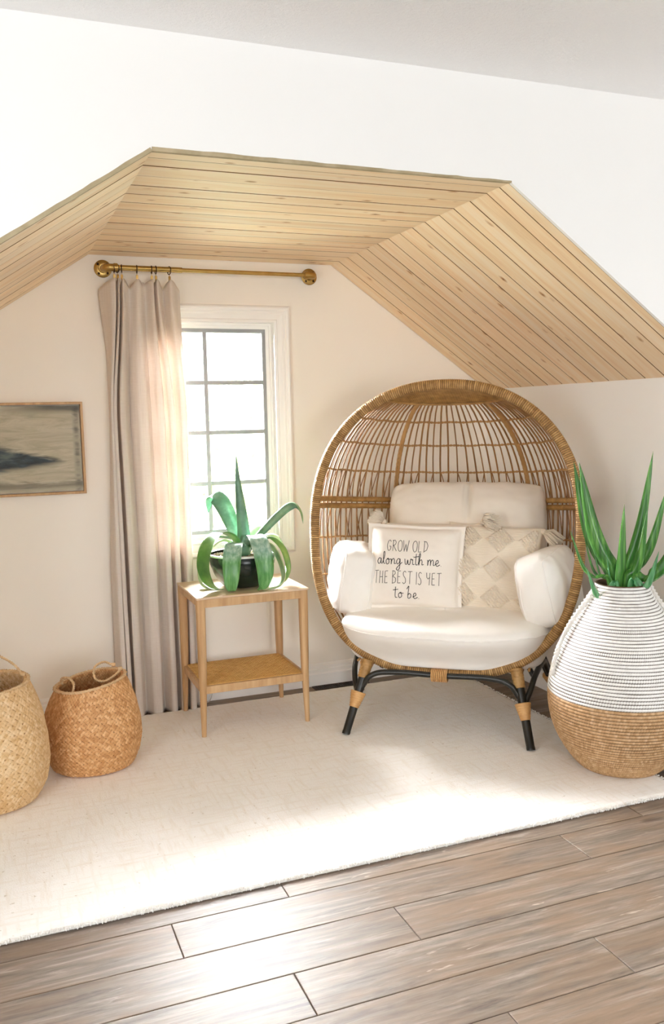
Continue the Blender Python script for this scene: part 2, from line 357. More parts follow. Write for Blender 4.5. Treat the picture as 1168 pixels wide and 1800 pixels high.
def edge_strip(name, A, B, w0, w1, label):
    A, B = Vector(A), Vector(B); d = (B-A).normalized(); up = Vector((-d.z, 0, d.x)); n = 40; mb = MB(); V = []
    for i in range(n+1):
        p = A.lerp(B, i/n); r = .0022*nz(i*.9, w0*50); ww = w0+(w1-w0)*i/n
        for yy, o in ((YF-.004, -.002), (YF-.004, ww+r), (YF+.011, ww+r), (YF+.011, -.002)): V.append((p.x+up.x*o, yy, p.z+up.z*o))
    F = [(i*4+j, i*4+(j+1) % 4, i*4+4+(j+1) % 4, i*4+4+j) for i in range(n) for j in range(4)]+[(3, 2, 1, 0), (n*4, n*4+1, n*4+2, n*4+3)]
    return struct(mb.add(V, F).obj(name, M['rough_edge'], smooth=False), label)
edge_strip('trim_1', (XL, 0, ZK), (X1, 0, ZC), .013, .009, 'rough brown board edge along the left slope')
edge_strip('trim_2', (X1, 0, ZC), (X2, 0, ZC), .010, .004, 'rough brown board edge along the top of the alcove')
0 and edge_strip('trim_3', (X2, 0, ZC), (XR, 0, ZK), .002, .003, 'thin brown board edge along the right slope')
# baseboards: moulded profile
prof = [(0, 0), (.016, 0), (.016, .062), (.012, .070), (.012, .086), (.009, .090), (.009, .104), (.004, .114), (0, .118)]
def baseboard(name, A, B, nrm, label):
    V = []; F = []; n = len(prof)
    for p in (A, B):
        for (o, z) in prof: V.append((p[0]+nrm[0]*o, p[1]+nrm[1]*o, z))
    for i in range(n): F.append((i, (i+1) % n, (i+1) % n+n, i+n))
    F += [tuple(range(n)), tuple(range(2*n-1, n-1, -1))]
    return struct(MB().add(V, F).obj(name, M['trim'], smooth=False), label)
baseboard('baseboard_back', (XL, YB), (XR, YB), (0, -1), 'white moulded baseboard under the window')
baseboard('baseboard_right', (XR, YB), (XR, YF+.06), (-1, 0), 'white moulded baseboard behind the floor vase')
baseboard('baseboard_left', (XL, YB), (XL, YF+.06), (1, 0), 'white moulded baseboard on the left knee wall')

# window
wi = bpy.data.objects.new('window_1', None); C.objects.link(wi); wi.location = (1.027, YB, .735)
struct(wi, 'small white cased window with grey bars behind the agave')
def wobj(mb, name, mat, parent=wi, **kw):
    o = mb.obj(name, mat, parent, **kw); o.location = (-1.027, -YB, -.735) if parent is wi else (0, 0, 0); return o
def frame_ring(mb, x0, x1, z0, z1, sec):                   # mitred moulding: sec = [(outward offset, y)]
    n = len(sec); V = []
    for (sx, sz) in ((-1, -1), (1, -1), (1, 1), (-1, 1)):
        for (o, yy) in sec: V.append(((x0-o if sx < 0 else x1+o), yy, (z0-o if sz < 0 else z1+o)))
    F = [(i*n+j, i*n+(j+1) % n, ((i+1) % 4)*n+(j+1) % n, ((i+1) % 4)*n+j) for i in range(4) for j in range(n)]
    return mb.add(V, F)
wobj(frame_ring(MB(), hx0, hx1, hz0, hz1, [(-.004, YB+.002), (-.004, YB-.012), (.008, YB-.014), (.012, YB-.010), (.034, YB-.013), (.040, YB-.017), (.050, YB-.017), (.055, YB-.024), (.066, YB-.026), (.074, YB-.022), (.078, YB-.012), (.078, YB+.002)]), 'casing', M['trim'], smooth=False)
wobj(frame_ring(MB(), hx0, hx1, hz0, hz1, [(.002, YB), (-.004, YB), (-.004, YB+.045), (-.014, YB+.045), (-.014, YB+.058), (-.030, YB+.06), (-.030, YB+.1), (.002, YB+.1)]), 'jamb', M['trim'], smooth=False)
wobj(frame_ring(MB(), gx0, gx1, gz0, gz1, [(0, YB+.058), (-.015, YB+.056), (-.019, YB+.06), (-.019, YB+.085), (0, YB+.085)]), 'sash', M['lead'], smooth=False)
zr = [gz0+.012, 1.083, 1.335, 1.58, gz1-.012]; xm = 1.027
for i in range(4):
    for (a, b) in ((gx0+.012, xm), (xm, gx1-.012)):
        wobj(box(a, b, YB+.070, YB+.074, zr[i], zr[i+1]), 'pane', M['glass'], smooth=False)
for i in (1, 2, 3): wobj(box(gx0+.012, gx1-.012, YB+.060, YB+.078, zr[i]-.0105, zr[i]+.0105), 'muntin', M['lead'], smooth=False, bevel=.002)
wobj(box(xm-.0105, xm+.0105, YB+.058, YB+.079, gz0+.012, gz1-.012), 'muntin', M['lead'], smooth=False, bevel=.002)

# wall outlet, cord, floor vent
t = thing('wall_outlet', 'white wall outlet beside the curtain below the window', 'outlet', (.925, YB, .385))
box(-.035, .035, -.006, 0, -.057, .057).obj('cover_plate', M['plastic'], t, False, bevel=.002)
for z in (-.02, .02):
    s_ = MB().lathe([(0, -.009), (.015, -.009), (.0165, -.006)], 20, (0, 0, z), 'y').obj('socket', M['plastic'], t)
    mb = MB()
    for x in (-.006, .006): mb.box(x-.0012, x+.0012, -.0096, -.0085, z-.002, z+.006)
    mb.box(-.002, .002, -.0096, -.0085, z-.010, z-.006).obj('slot', M['dark'], s_, False)
pc = MB().tube(crom([(.925, YB-.012, .362), (.93, YB-.03, .33), (.955, YB-.035, .22), (.972, YB-.045, .13), (.975, YB-.05, .06), (.955, YB-.055, .012), (.90, YB-.05, .005), (.82, YB-.045, .005)], 8), .0028, 6)
o = pc.obj('power_cord', M['wire']); tag(o, 'thin grey power cord hanging under the outlet behind the side table', 'cord')
t = thing('floor_vent', 'dark slatted floor vent between rug and baseboard', 'vent', (1.66, 4.178, 0))
fr = MB(); fr.box(-.15, .15, -.032, -.026, 0, .005).box(-.15, .15, .026, .032, 0, .005).box(-.15, -.144, -.026, .026, 0, .005).box(.144, .15, -.026, .026, 0, .005)
fr.obj('vent_frame', M['vent'], t, False); box(-.145, .145, -.027, .027, .0002, .001).obj('vent_base', M['dark'], t, False)
sl = box(-.0022, .0022, -.026, .026, .001, .0045).mesh('slat', M['vent'], False)
for i in range(24):
    o = bpy.data.objects.new('slat', sl); C.objects.link(o); o.parent = t; o.location = (-.138+.012*i, 0, 0)

# ------------------------------------------------------------------ rug
RGX0, RGX1, RGY0, RGY1, RGZ = -.40, 2.315, 2.420, 4.115, .015
def rugf(u, v):
    x = RGX0+(RGX1-RGX0)*u; y = RGY0+(RGY1-RGY0)*v
    e = min(u*(RGX1-RGX0), (1-u)*(RGX1-RGX0), v*(RGY1-RGY0), (1-v)*(RGY1-RGY0))
    y += .004*nz(x*6, 3) if v in (0, 1) else 0; x += .004*nz(y*6, 9) if u in (0, 1) else 0
    return (x, y, RGZ*(.35+.65*sm(0, .014, e))+.0012*nz(x*45, y*45)+.0008*nz(x*9, y*9, 4))
mb = MB(); uu = sorted(set([0, .0015, .004, .008]+list(np.linspace(.012, .988, 210))+[.992, .996, .9985, 1]))
vv = sorted(set([0, .002, .005, .009]+list(np.linspace(.014, .986, 150))+[.991, .995, .998, 1]))
V = [rugf(u, v) for v in vv for u in uu]; nu = len(uu)
mb.add(V, [(j*nu+i, j*nu+i+1, (j+1)*nu+i+1, (j+1)*nu+i) for j in range(len(vv)-1) for i in range(nu-1)])
mb.box(RGX0+.004, RGX1-.004, RGY0+.004, RGY1-.004, .0005, .004)
rug = mb.obj('area_rug', M['rug'], fix=False); tag(rug, 'cream wool area rug with a looped edge on the plank floor', 'rug')
tf = MB()
def tuft(x, y, z, r, d):
    a = random.uniform(-.6, .6); dx, dy = d; px, py = -dy*a+dx, dx*a+dy; L = r*random.uniform(1.2, 2.2)
    tf.tube([(x, y, z+r*.4), (x+px*L*.6, y+py*L*.6, z+r*.6), (x+px*L, y+py*L, max(.002, z-r*.7))], [r*.7, r, r*.5], 5)
n = 900
for i in range(n):
    x = RGX0+(RGX1-RGX0)*(i+random.random())/n
    tuft(x, RGY0+.003+.004*nz(x*6, 3), random.choice((.005, .009, .012)), random.uniform(.0022, .0036), (0, -1))
n = 420
for i in range(n):
    y = RGY0+(RGY1-RGY0)*(i+random.random())/n
    tuft(RGX1-.003, y, random.choice((.005, .009, .012)), random.uniform(.0022, .0036), (1, 0))
e = tf.obj('looped_edge', M['rug'], rug); e['kind'] = 'stuff'

# ------------------------------------------------------------------ painting
t = thing('framed_painting', 'grey and black abstract landscape painting in a thin wood frame', 'painting', (.12, YB, 1.283))
hw, hh = .305, .211
fb = MB(); fr = frame_ring(fb, -hw+.012, hw-.012, -hh+.012, hh-.012, [(0, -.004), (0, -.028), (.0035, -.030), (.008, -.030), (.0115, -.028), (.0115, -.004)])
fb.obj('frame', M['oak'], t, False)
m = Nt('abstract_painting'); tc = m.coords(); sx = m.n('ShaderNodeSeparateXYZ'); 
wn = m.noise(m.coords((2.2, 1, 14)), 2.2, 5, .65, .8); wz = m.math('MULTIPLY', m.math('SUBTRACT', wn, .5), .055)
m.l(tc, sx.inputs[0]); z_ = m.math('ADD', sx.outputs[2], wz)
base = m.ramp(wn, [(.28, '9C9682'), (.45, 'B0A994'), (.6, 'C2BBA7'), (.75, '98958A')])
# dark tongue of land: |z - zc| < h(x)
xr = m.math('SUBTRACT', .225, sx.outputs[0])          # distance from its right tip
hgt = m.math('MULTIPLY', m.math('POWER', m.math('MAXIMUM', xr, 0), .7), .155)
dz = m.math('ABSOLUTE', m.math('ADD', z_, m.math('ADD', .062, m.math('MULTIPLY', xr, -.06))))
msk = m.ramp(m.math('SUBTRACT', hgt, dz), [(.0, 0.), (.022, 1.)])
drk = m.ramp(wn, [(.35, '20272B'), (.5, '38444A'), (.65, '5A6662')])
c = m.mix(msk, base, drk)
d2 = m.math('ABSOLUTE', m.math('ADD', z_, -.185)); c = m.mix(m.math('MULTIPLY', m.ramp(d2, [(.004, .8), (.03, 0.)]), m.ramp(m.math('ADD', sx.outputs[0], .3), [(.2, 0.), (.45, 1.)])), c, '4A463C')
d3 = m.math('ABSOLUTE', m.math('ADD', z_, .165)); c = m.mix(m.ramp(d3, [(.004, .6), (.022, 0.)]), c, '4E4C42')
d4 = m.math('ABSOLUTE', m.math('ADD', sx.outputs[0], -.272)); c = m.mix(m.math('MULTIPLY', m.ramp(d4, [(.004, .7), (.02, 0.)]), m.ramp(wn, [(.4, 0.), (.6, 1.)])), c, '4A4C48')
m.color(c); m.set(Roughness=.6); m.bump(m.noise(m.coords((3, 1, 60)), 3, 3), .2, .003)
box(-hw+.016, hw-.016, -.022, -.004, -hh+.016, hh-.016).obj('canvas', m.m, t, False)

# ------------------------------------------------------------------ curtain rod, rings, curtain
YR, ZR = 4.150, 2.092
t = thing('curtain_rod', 'brass pipe curtain rod with round wall flanges above the window', 'curtain rod', (1.053, YR, ZR))
MB().tube([(-.47, 0, 0), (-.155, 0, 0)], .0125, 16).obj('pipe', M['brass'], t, auto=50); MB().tube([(-.16, 0, 0), (.475, 0, 0)], .0095, 16).obj('pipe', M['brass'], t, auto=50)
for s in (-1, 1):
    X = s*.492; D = YB-YR
    f = MB().lathe([(0, D-.012), (.018, D-.013), (.020, D-.009), (.036, D-.008), (.040, D-.005), (.040, D)], 32, (X+s*.012, 0, .006), 'y').obj('flange', M['brass'], t, auto=40)
    for a in (.8, 2.4, 4.0, 5.5):
        MB().lathe([(0, D-.012), (.0045, D-.0115), (.006, D-.008)], 10, (X+s*.012+.029*math.cos(a), 0, .006+.029*math.sin(a)), 'y').obj('screw', M['bronze'], f)
    el = MB().tube(crom([(X+s*.012, D-.008, .006), (X+s*.012, D-.035, .004), (X+s*.008, .012, .001), (X-s*.004, 0, 0), (X-s*.03, 0, 0), (X-s*.045, 0, 0)], 6), .0165, 14)
    el.tube([(X-s*.026, 0, 0), (X-s*.042, 0, 0)], .0195, 14); el.tube([(X+s*.012, D-.03, .005), (X+s*.012, D-.012, .006)], .0195, 14)
    el.obj('elbow', M['brass'], t, auto=40)
ringx = [.588, .603, .622, .690, .757, .776, .838]
CZ = 2.043
proto = None
for i, x in enumerate(ringx):
    lab = ['curtain ring with clip nearest the left wall flange', 'second curtain ring with clip from the left wall flange', 'third curtain ring with clip, rightmost of the bunched three',
           'lone curtain ring with clip between the bunched three and the pair', 'fifth curtain ring with clip, left one of the close pair', 'sixth curtain ring with clip, right one of the close pair', 'last curtain ring with clip on the window side'][i]
    if proto is None:
        r0 = thing('curtain_ring', lab, 'curtain ring', (x, YR, ZR), 0, 'curtain rings on the brass rod')
        MB().tube([(0, .0175*math.cos(a), .0175*math.sin(a)-.004) for a in np.linspace(0, 2*PI, 24, endpoint=False)], .0022, 8, True).obj('ring', M['bronze'], r0)
        cl = MB().tube([(0, 0, -.021), (0, -.001, -.032)], .0018, 6); cl.box(-.005, .005, -.004, .002, -.052, -.030); cl.obj('clip', M['brass'], r0, False, bevel=.001)
        proto = r0
    else:
        c_ = proto.copy(); C.objects.link(c_); c_.location = (x, YR, ZR); c_['label'] = lab
        for ch in list(proto.children):
            d = ch.copy(); C.objects.link(d); d.parent = c_
        c_.rotation_euler = (0, 0, random.uniform(-.35, .35))
sk = [(k+.5)/7 for k in range(7)]
S_ = [0]+sk+[1]
def curtain(u, v):
    z = CZ*(1-v)+.004*v
    q = sm(0, .32, v)
    top = interp(u, S_, [.522]+ringx+[.885])
    bot = interp(u, S_, [.512, .548, .562, .592, .690, .765, .812, .862, .90])
    x = top*(1-q)+bot*q
    if u < .07: x += (.03*sm(0, .2, v)*(1-sm(.25, .7, v)))*(1-u/.07)
    ph = 2*PI*(7*u-.5)+.55*math.sin(3.1*v+u*4)*q
    var = .7+.5*nz(u*5, 2)
    A = (.024+.026*sm(0, .2, v)+.010*sm(.7, 1, v))*var
    y = YR-.006+A*(1-q)*(-math.cos(ph))-A*q*1.15*(2*abs(math.cos(ph/2))**.62-1)+.012*nz(u*9, v*2.2, 5)*sm(.02, .2, v)
    x += .004*math.sin(2*ph)*q+.010*nz(u*4, v*1.6, 8)*q
    if u < .05: y += (.05-u)*.9
    # sag of the header between clips
    near = min(range(7), key=lambda k: abs(sk[k]-u)); dd = abs(sk[near]-u)*14
    span = 1.25 if (u < sk[0] or .42 < u < .5 or u > .8 or .28 < u < .55) else .5
    z -= .034*span*min(1, dd)**1.6*(1-sm(0, .10, v))
    # puddle kink at hem
    y -= .02*sm(.93, 1, v)*max(0, nz(u*7, 11))
    return (x, min(y, YB-.02), z)
cu = MB().grid(240, 110, curtain).obj('curtain', M['linen'], fix=False)
so = cu.modifiers.new('thickness', 'SOLIDIFY'); so.thickness = .0012
tag(cu, 'beige linen curtain panel hanging from the brass rod left of the window', 'curtain')

# ------------------------------------------------------------------ side table
TX0, TX1, TY0, TY1, TZ = .803, 1.318, 3.685, 4.10, .637
t = thing('side_table', 'light oak side table with a woven cane lower shelf by the window', 'table', ((TX0+TX1)/2, (TY0+TY1)/2, .015))
W, D_, Hh = (TX1-TX0)/2, (TY1-TY0)/2, TZ-.015
box(-W, W, -D_, D_, Hh-.010, Hh).obj('tabletop', M['oak_top'], t, False, bevel=.003)
for sx in (-1, 1):
    for sy in (-1, 1):
        P = []; n = 14
        for (z, r, cx, cy_) in ((0, .0105, W-.016, D_-.016), (.20, .0165, W-.020, D_-.020), (.30, .019, W-.021, D_-.021), (Hh-.06, .0205, W-.0215, D_-.0215), (Hh-.010, .0205, W-.0215, D_-.0215)):
            P.append((r, z, sx*cx, sy*cy_))
        V = []
        for (r, z, cx, cy_) in P:
            for j in range(n):
                a = 2*PI*j/n; k = sm(.25, Hh-.06, z)*.7
                ca, sa = math.cos(a), math.sin(a); qq = 1/max(abs(ca), abs(sa)); rr_ = r*((1-k)+k*min(qq, 1.25))
                V.append((cx+rr_*ca, cy_+rr_*sa, z))
        F = [(i*n+j, i*n+(j+1) % n, (i+1)*n+(j+1) % n, (i+1)*n+j) for i in range(4) for j in range(n)]+[tuple(range(n))[::-1], tuple(4*n+j for j in range(n))]
        MB().add(V, F).obj('leg', M['oak'], t, auto=60)
za, zb = Hh-.046, Hh-.010
for sy in (-1, 1): box(-W+.035, W-.035, sy*(D_-.012)-.009, sy*(D_-.012)+.009, za, zb).obj('apron', M['oak'], t, False, bevel=.0015)
for sx in (-1, 1): box(sx*(W-.012)-.009, sx*(W-.012)+.009, -D_+.035, D_-.035, za+.008, zb).obj('apron', M['oak'], t, False, bevel=.0015)
zs = .225
for sy in (-1, 1): box(-W+.030, W-.030, sy*(D_-.022)-.012, sy*(D_-.022)+.012, zs-.034, zs).obj('shelf_rail', M['oak'], t, False, bevel=.002)
for sx in (-1, 1): box(sx*(W-.024)-.012, sx*(W-.024)+.012, -D_+.034, D_-.034, zs-.034, zs).obj('shelf_rail', M['oak'], t, False, bevel=.002)
cw = MB(); ax, ay = W-.030, D_-.028; nx, ny = 46, 36
for i in range(nx+1):
    x = -ax+2*ax*i/nx; cw.tube([(x, -ay+2*ay*j/ny, zs+.0012+.0011*(1 if (i+j) % 2 else -1)) for j in range(ny+1)], .0021, 4)
for j in range(ny+1):
    y = -ay+2*ay*j/ny; cw.tube([(-ax+2*ax*i/nx, y, zs+.0012-.0011*(1 if (i+j) % 2 else -1)) for i in range(nx+1)], .0021, 4)
for k in range(26):                                      # diagonal strands
    a = -ax-ay+2*(ax+ay)*(k+.5)/26
    for s in (1, -1):
        p = [(x, s*(a-x), zs+.0024) for x in np.linspace(max(-ax, a-ay), min(ax, a+ay), 12)]; cw.tube(p, .0014, 4)
o = cw.obj('cane_weave', M['cane'], t); o['kind'] = 'stuff'; o['label'] = 'golden woven cane shelf'

# ------------------------------------------------------------------ leaves
def leaf(name, mat, parent, pts, wid, side, thick=.0035, fold=.18, tip=.0, nseg=9, base=.6, ex=2.2, peak=.35):
    """strap leaf along a path: wid = widest width, side = direction across the blade"""
    P = crom(pts, nseg); k = len(P); V = []; F = []; S = Vector(side).normalized(); cols = 7
    for i, p in enumerate(P):
        t_ = i/(k-1); T = (P[min(i+1, k-1)]-P[max(i-1, 0)]).normalized()
        s = (S-T*S.dot(T)).normalized(); N = T.cross(s)
        if t_ < peak: wv = base+(1-base)*sm(0, peak, t_)
        else: wv = max(tip, (1-((t_-peak)/(1-peak))**ex))
        wv = wid*.5*max(wv, .02)
        for top in (1, -1):
            for c in range(cols):
                a = c/(cols-1)*2-1
                V.append(p+s*(a*wv)+N*(fold*wv*(a*a)+top*thick*.5*(1-a*a)*min(1, wv/.006)))
    n2 = 2*cols
    for i in range(k-1):
        for c in range(cols-1):
            a = i*n2+c; F.append((a, a+1, a+n2+1, a+n2)); b = i*n2+cols+c; F.append((b+n2, b+n2+1, b+1, b))
        F.append((i*n2, (i+1)*n2, (i+1)*n2+cols, i*n2+cols)); F.append((i*n2+cols-1, i*n2+2*cols-1, (i+1)*n2+2*cols-1, (i+1)*n2+cols-1))
    return MB().add(V, F).obj(name, mat, parent)

# agave in its bowl: local x = sideways to the right, -y = towards the room
ag = thing('potted_agave', 'agave with drooping straps in a dark green bowl on the oak side table', 'potted plant', (1.068, 3.885, TZ), math.radians(-15))
MB().lathe([(0, .001), (.075, .001), (.095, .010), (.128, .055), (.148, .105), (.155, .150), (.149, .152), (.140, .105), (.0, .100)], 64).obj('pot', M['pot'], ag)
MB().lathe([(.1565, .146), (.158, .152), (.153, .156), (.147, .152)], 64).obj('pot_rim', M['pot_rim'], ag)
sb = MB().lathe([(0, .140), (.08, .139), (.148, .135)], 40).obj('soil', M['bark'], ag)
pb = MB()
for i in range(420):
    a = random.uniform(0, 2*PI); r = .145*math.sqrt(random.random()); s = random.uniform(.004, .008)
    b = [(s*dx*random.uniform(.7, 1.2), s*dy*random.uniform(.7, 1.2), s*dz*.7) for dx, dy, dz in ((1, 0, 0), (0, 1, 0), (-1, 0, 0), (0, -1, 0), (0, 0, 1), (0, 0, -1))]
    pb.add([(p[0]+r*math.cos(a), p[1]+r*math.sin(a), p[2]+.141) for p in b], [(0, 1, 4), (1, 2, 4), (2, 3, 4), (3, 0, 4), (1, 0, 5), (2, 1, 5), (3, 2, 5), (0, 3, 5)])
o = pb.obj('pebble', M['pebble'], sb, False); o['kind'] = 'stuff'
L = lambda *a, **k: leaf('leaf', *a, **k)
z0 = .15
L(M['agave'], ag, [(.015, 0, z0), (.012, 0, .27), (.0, .004, .40), (-.008, .006, .50), (-.012, .006, .615)], .062, (1, .15, 0), fold=.55, peak=.12, base=.9, ex=1.25)
L(M['agave'], ag, [(.0, .01, z0), (-.03, .03, .26), (-.075, .06, .37), (-.115, .08, .415), (-.142, .085, .395), (-.150, .085, .33)], .085, (.8, .5, .55), fold=.25, peak=.45, base=.65)
L(M['agave'], ag, [(.02, 0, z0+.02), (.09, .02, .25), (.17, .04, .325), (.225, .05, .362), (.262, .045, .360), (.285, .04, .32), (.288, .035, .27)], .062, (-.25, -.62, .55), fold=.5, peak=.3, base=.75)
L(M['agave_green'], ag, [(-.01, 0, z0+.03), (-.05, -.04, .235), (-.105, -.085, .25), (-.150, -.125, .20), (-.168, -.142, .12), (-.150, -.140, .05), (-.115, -.125, .014), (-.085, -.11, .006)], .085, (.72, -.70, .1), fold=.22, peak=.4, base=.6)
L(M['agave_two'], ag, [(0, -.02, z0+.03), (-.02, -.07, .205), (-.035, -.125, .200), (-.045, -.165, .15), (-.05, -.180, .08), (-.052, -.175, .02), (-.05, -.16, .006)], .082, (1, -.1, 0), fold=.20, peak=.45, base=.6, tip=.35)
L(M['agave_two'], ag, [(.02, -.02, z0+.04), (.045, -.07, .235), (.07, -.125, .225), (.09, -.165, .165), (.098, -.18, .09), (.088, -.172, .03), (.062, -.16, .006)], .085, (1, .15, 0), fold=.20, peak=.45, base=.6, tip=.15)
L(M['agave'], ag, [(.0, .02, z0+.02), (-.035, .0, .21), (-.08, -.01, .225), (-.125, .0, .23)], .05, (.2, -1, .3), fold=.3, peak=.2)
L(M['agave_green'], ag, [(.03, .0, z0+.03), (.085, -.01, .215), (.145, -.02, .22), (.195, -.035, .17), (.215, -.05, .09), (.20, -.065, .035), (.165, -.085, .008)], .07, (-.5, -.9, .15), fold=.25, peak=.4, base=.6)
L(M['agave_pale'], ag, [(.03, 0, z0+.03), (.085, -.03, .20), (.14, -.06, .19), (.178, -.085, .12), (.19, -.10, .05), (.165, -.125, .012), (.11, -.15, .004), (.08, -.155, .004)], .045, (.4, -1, .3), fold=.5, peak=.35)
L(M['agave_pale'], ag, [(.03, .03, z0+.02), (.10, .06, .22), (.165, .07, .215), (.205, .05, .14), (.205, .0, .05), (.17, -.06, .008)], .05, (.2, -1, .3), fold=.3, peak=.35)
L(M['agave_pale'], ag, [(-.02, .03, z0+.02), (-.08, .05, .20), (-.14, .04, .17), (-.185, .0, .09), (-.18, -.04, .03), (-.14, -.08, .006), (-.09, -.10, .004)], .05, (.4, -1, .2), fold=.4, peak=.35)
L(M['agave_pale'], ag, [(.03, .04, z0+.02), (.06, .09, .24), (.09, .13, .26), (.12, .16, .22)], .06, (1, -.2, 0), fold=.2, peak=.35)
L(M['agave_pale'], ag, [(-.02, .03, z0+.01), (-.06, .06, .185), (-.11, .08, .195), (-.15, .09, .15)], .05, (.6, .8, 0), fold=.2, peak=.35)
MB().lathe([(0, .13), (.03, .135), (.034, .16), (.024, .20), (.008, .23), (0, .232)], 16, (.008, -.002, 0)).obj('leaf_crown', M['agave'], ag)

# ------------------------------------------------------------------ woven baskets
def basket(name, label, mat, loc, rz, prof, zh, tilt, handles, nth=300, nz_=120):
    t = thing(name, label, 'basket', loc, rz, 'woven seagrass baskets')
    rs = [p[0] for p in prof]; zs_ = [p[1] for p in prof]
    per = 2*PI*max(rs); cell = per/round(per/.0165)
    def geo(nr, flip, off):
        V = []; A = []; B = []
        for j in range(nz_):
            z = zh*j/(nz_-1); r = interp(z, zs_, rs)+off
            r += .001*math.sin(9*z)
            for i in range(nth):
                a = 2*PI*i/nth; s = a*per/(2*PI)
                p = (s+z)/cell; q = (s-z)/cell
                even = (math.floor(p)+math.floor(q)) % 2
                f = (p if even else q) % 1; h = math.sin(PI*f)**.7
                g = (q if even else p) % 1; h *= .75+.25*math.sin(PI*g)
                tone = (math.floor(p) if even else math.floor(q)); B.append(.5+.5*nz(tone*3.7, (math.floor(q) if even else math.floor(p))*1.9, 5)*1.3); A.append(h); rr = r+flip*.0068*h
                ov = 1+.035*math.cos(2*a+.6)*sm(0, zh, z); x, y = rr*math.cos(a)*ov, rr*math.sin(a)/ov
                V.append((x+.006*nz(z*6, a), y, z*(1+tilt[0]*x+tilt[1]*y)))
        return V, A, B
    V, A, B = geo(0, 1, 0); V2, A2, B2 = geo(0, -1, -.006); n1 = len(V); F = []
    for j in range(nz_-1):
        for i in range(nth):
            a, b = j*nth+i, j*nth+(i+1) % nth; F.append((a, b, b+nth, a+nth)); F.append((a+nth+n1, b+nth+n1, b+n1, a+n1))
    for i in range(nth):
        a, b = (nz_-1)*nth+i, (nz_-1)*nth+(i+1) % nth; F.append((a, b, b+n1, a+n1)); F
    F.append(tuple(range(nth))[::-1])
    F.append(tuple(n1+2*nth+i for i in range(nth)))
    o = MB().add(V+V2, F).obj('body', mat, t, fix=False)
    at = o.data.attributes.new('relief', 'FLOAT', 'POINT'); at.data.foreach_set('value', A+A2); at = o.data.attributes.new('tone', 'FLOAT', 'POINT'); at.data.foreach_set('value', B+B2)
    rim = [Vector(V[(nz_-1)*nth+i])+Vector((0, 0, .001)) for i in range(0, nth, 2)]; rim.append(rim[0])
    rope(MB(), rim, .006, .022).obj('braided_rim', M['cord'], t)
    for pts in handles:
        h = rope(MB(), crom(pts, 10), .0052, .020); e = pts[0]
        h.tube([(e[0]-.008, e[1], e[2]+.004), (e[0]+.008, e[1], e[2]+.004)], .008, 8); e = pts[-1]; h.tube([(e[0]-.008, e[1], e[2]+.004), (e[0]+.008, e[1], e[2]+.004)], .008, 8)
        h.obj('handle', M['cord'], t)
    return t
RX = math.radians(-12)
basket('woven_basket', 'orange brown seagrass basket with folded rope handles, the small one beside the curtain', M['seagrass'], (.338, 3.60, .015), RX,
       [(.138, 0), (.160, .008), (.176, .05), (.186, .11), (.185, .17), (.172, .24), (.150, .30), (.133, .335), (.131, .345)], .345, (.42, .05),
       [[(.085, .105, .372), (.05, .085, .395), (.015, .05, .385), (.02, .0, .352), (.06, -.02, .345), (.105, .0, .365), (.118, .03, .375)],
        [(-.12, .045, .325), (-.115, .03, .352), (-.085, -.0, .362), (-.06, -.04, .348), (-.06, -.07, .325), (-.07, -.08, .312)]])
basket('woven_basket', 'pale seagrass basket with an upright rope handle, the large one cut off at the left', M['seagrass_pale'], (-.065, 3.40, .015), RX,
       [(.150, 0), (.178, .010), (.202, .06), (.217, .14), (.215, .22), (.200, .30), (.178, .37), (.160, .42), (.156, .435)], .435, (.16, .05),
       [[(.135, .06, .445), (.10, .07, .49), (.03, .08, .53), (-.05, .085, .545), (-.12, .08, .51), (-.14, .06, .44)],
        [(.12, -.09, .44), (.08, -.11, .41), (.06, -.13, .33), (.05, -.16, .30)]] [:1])

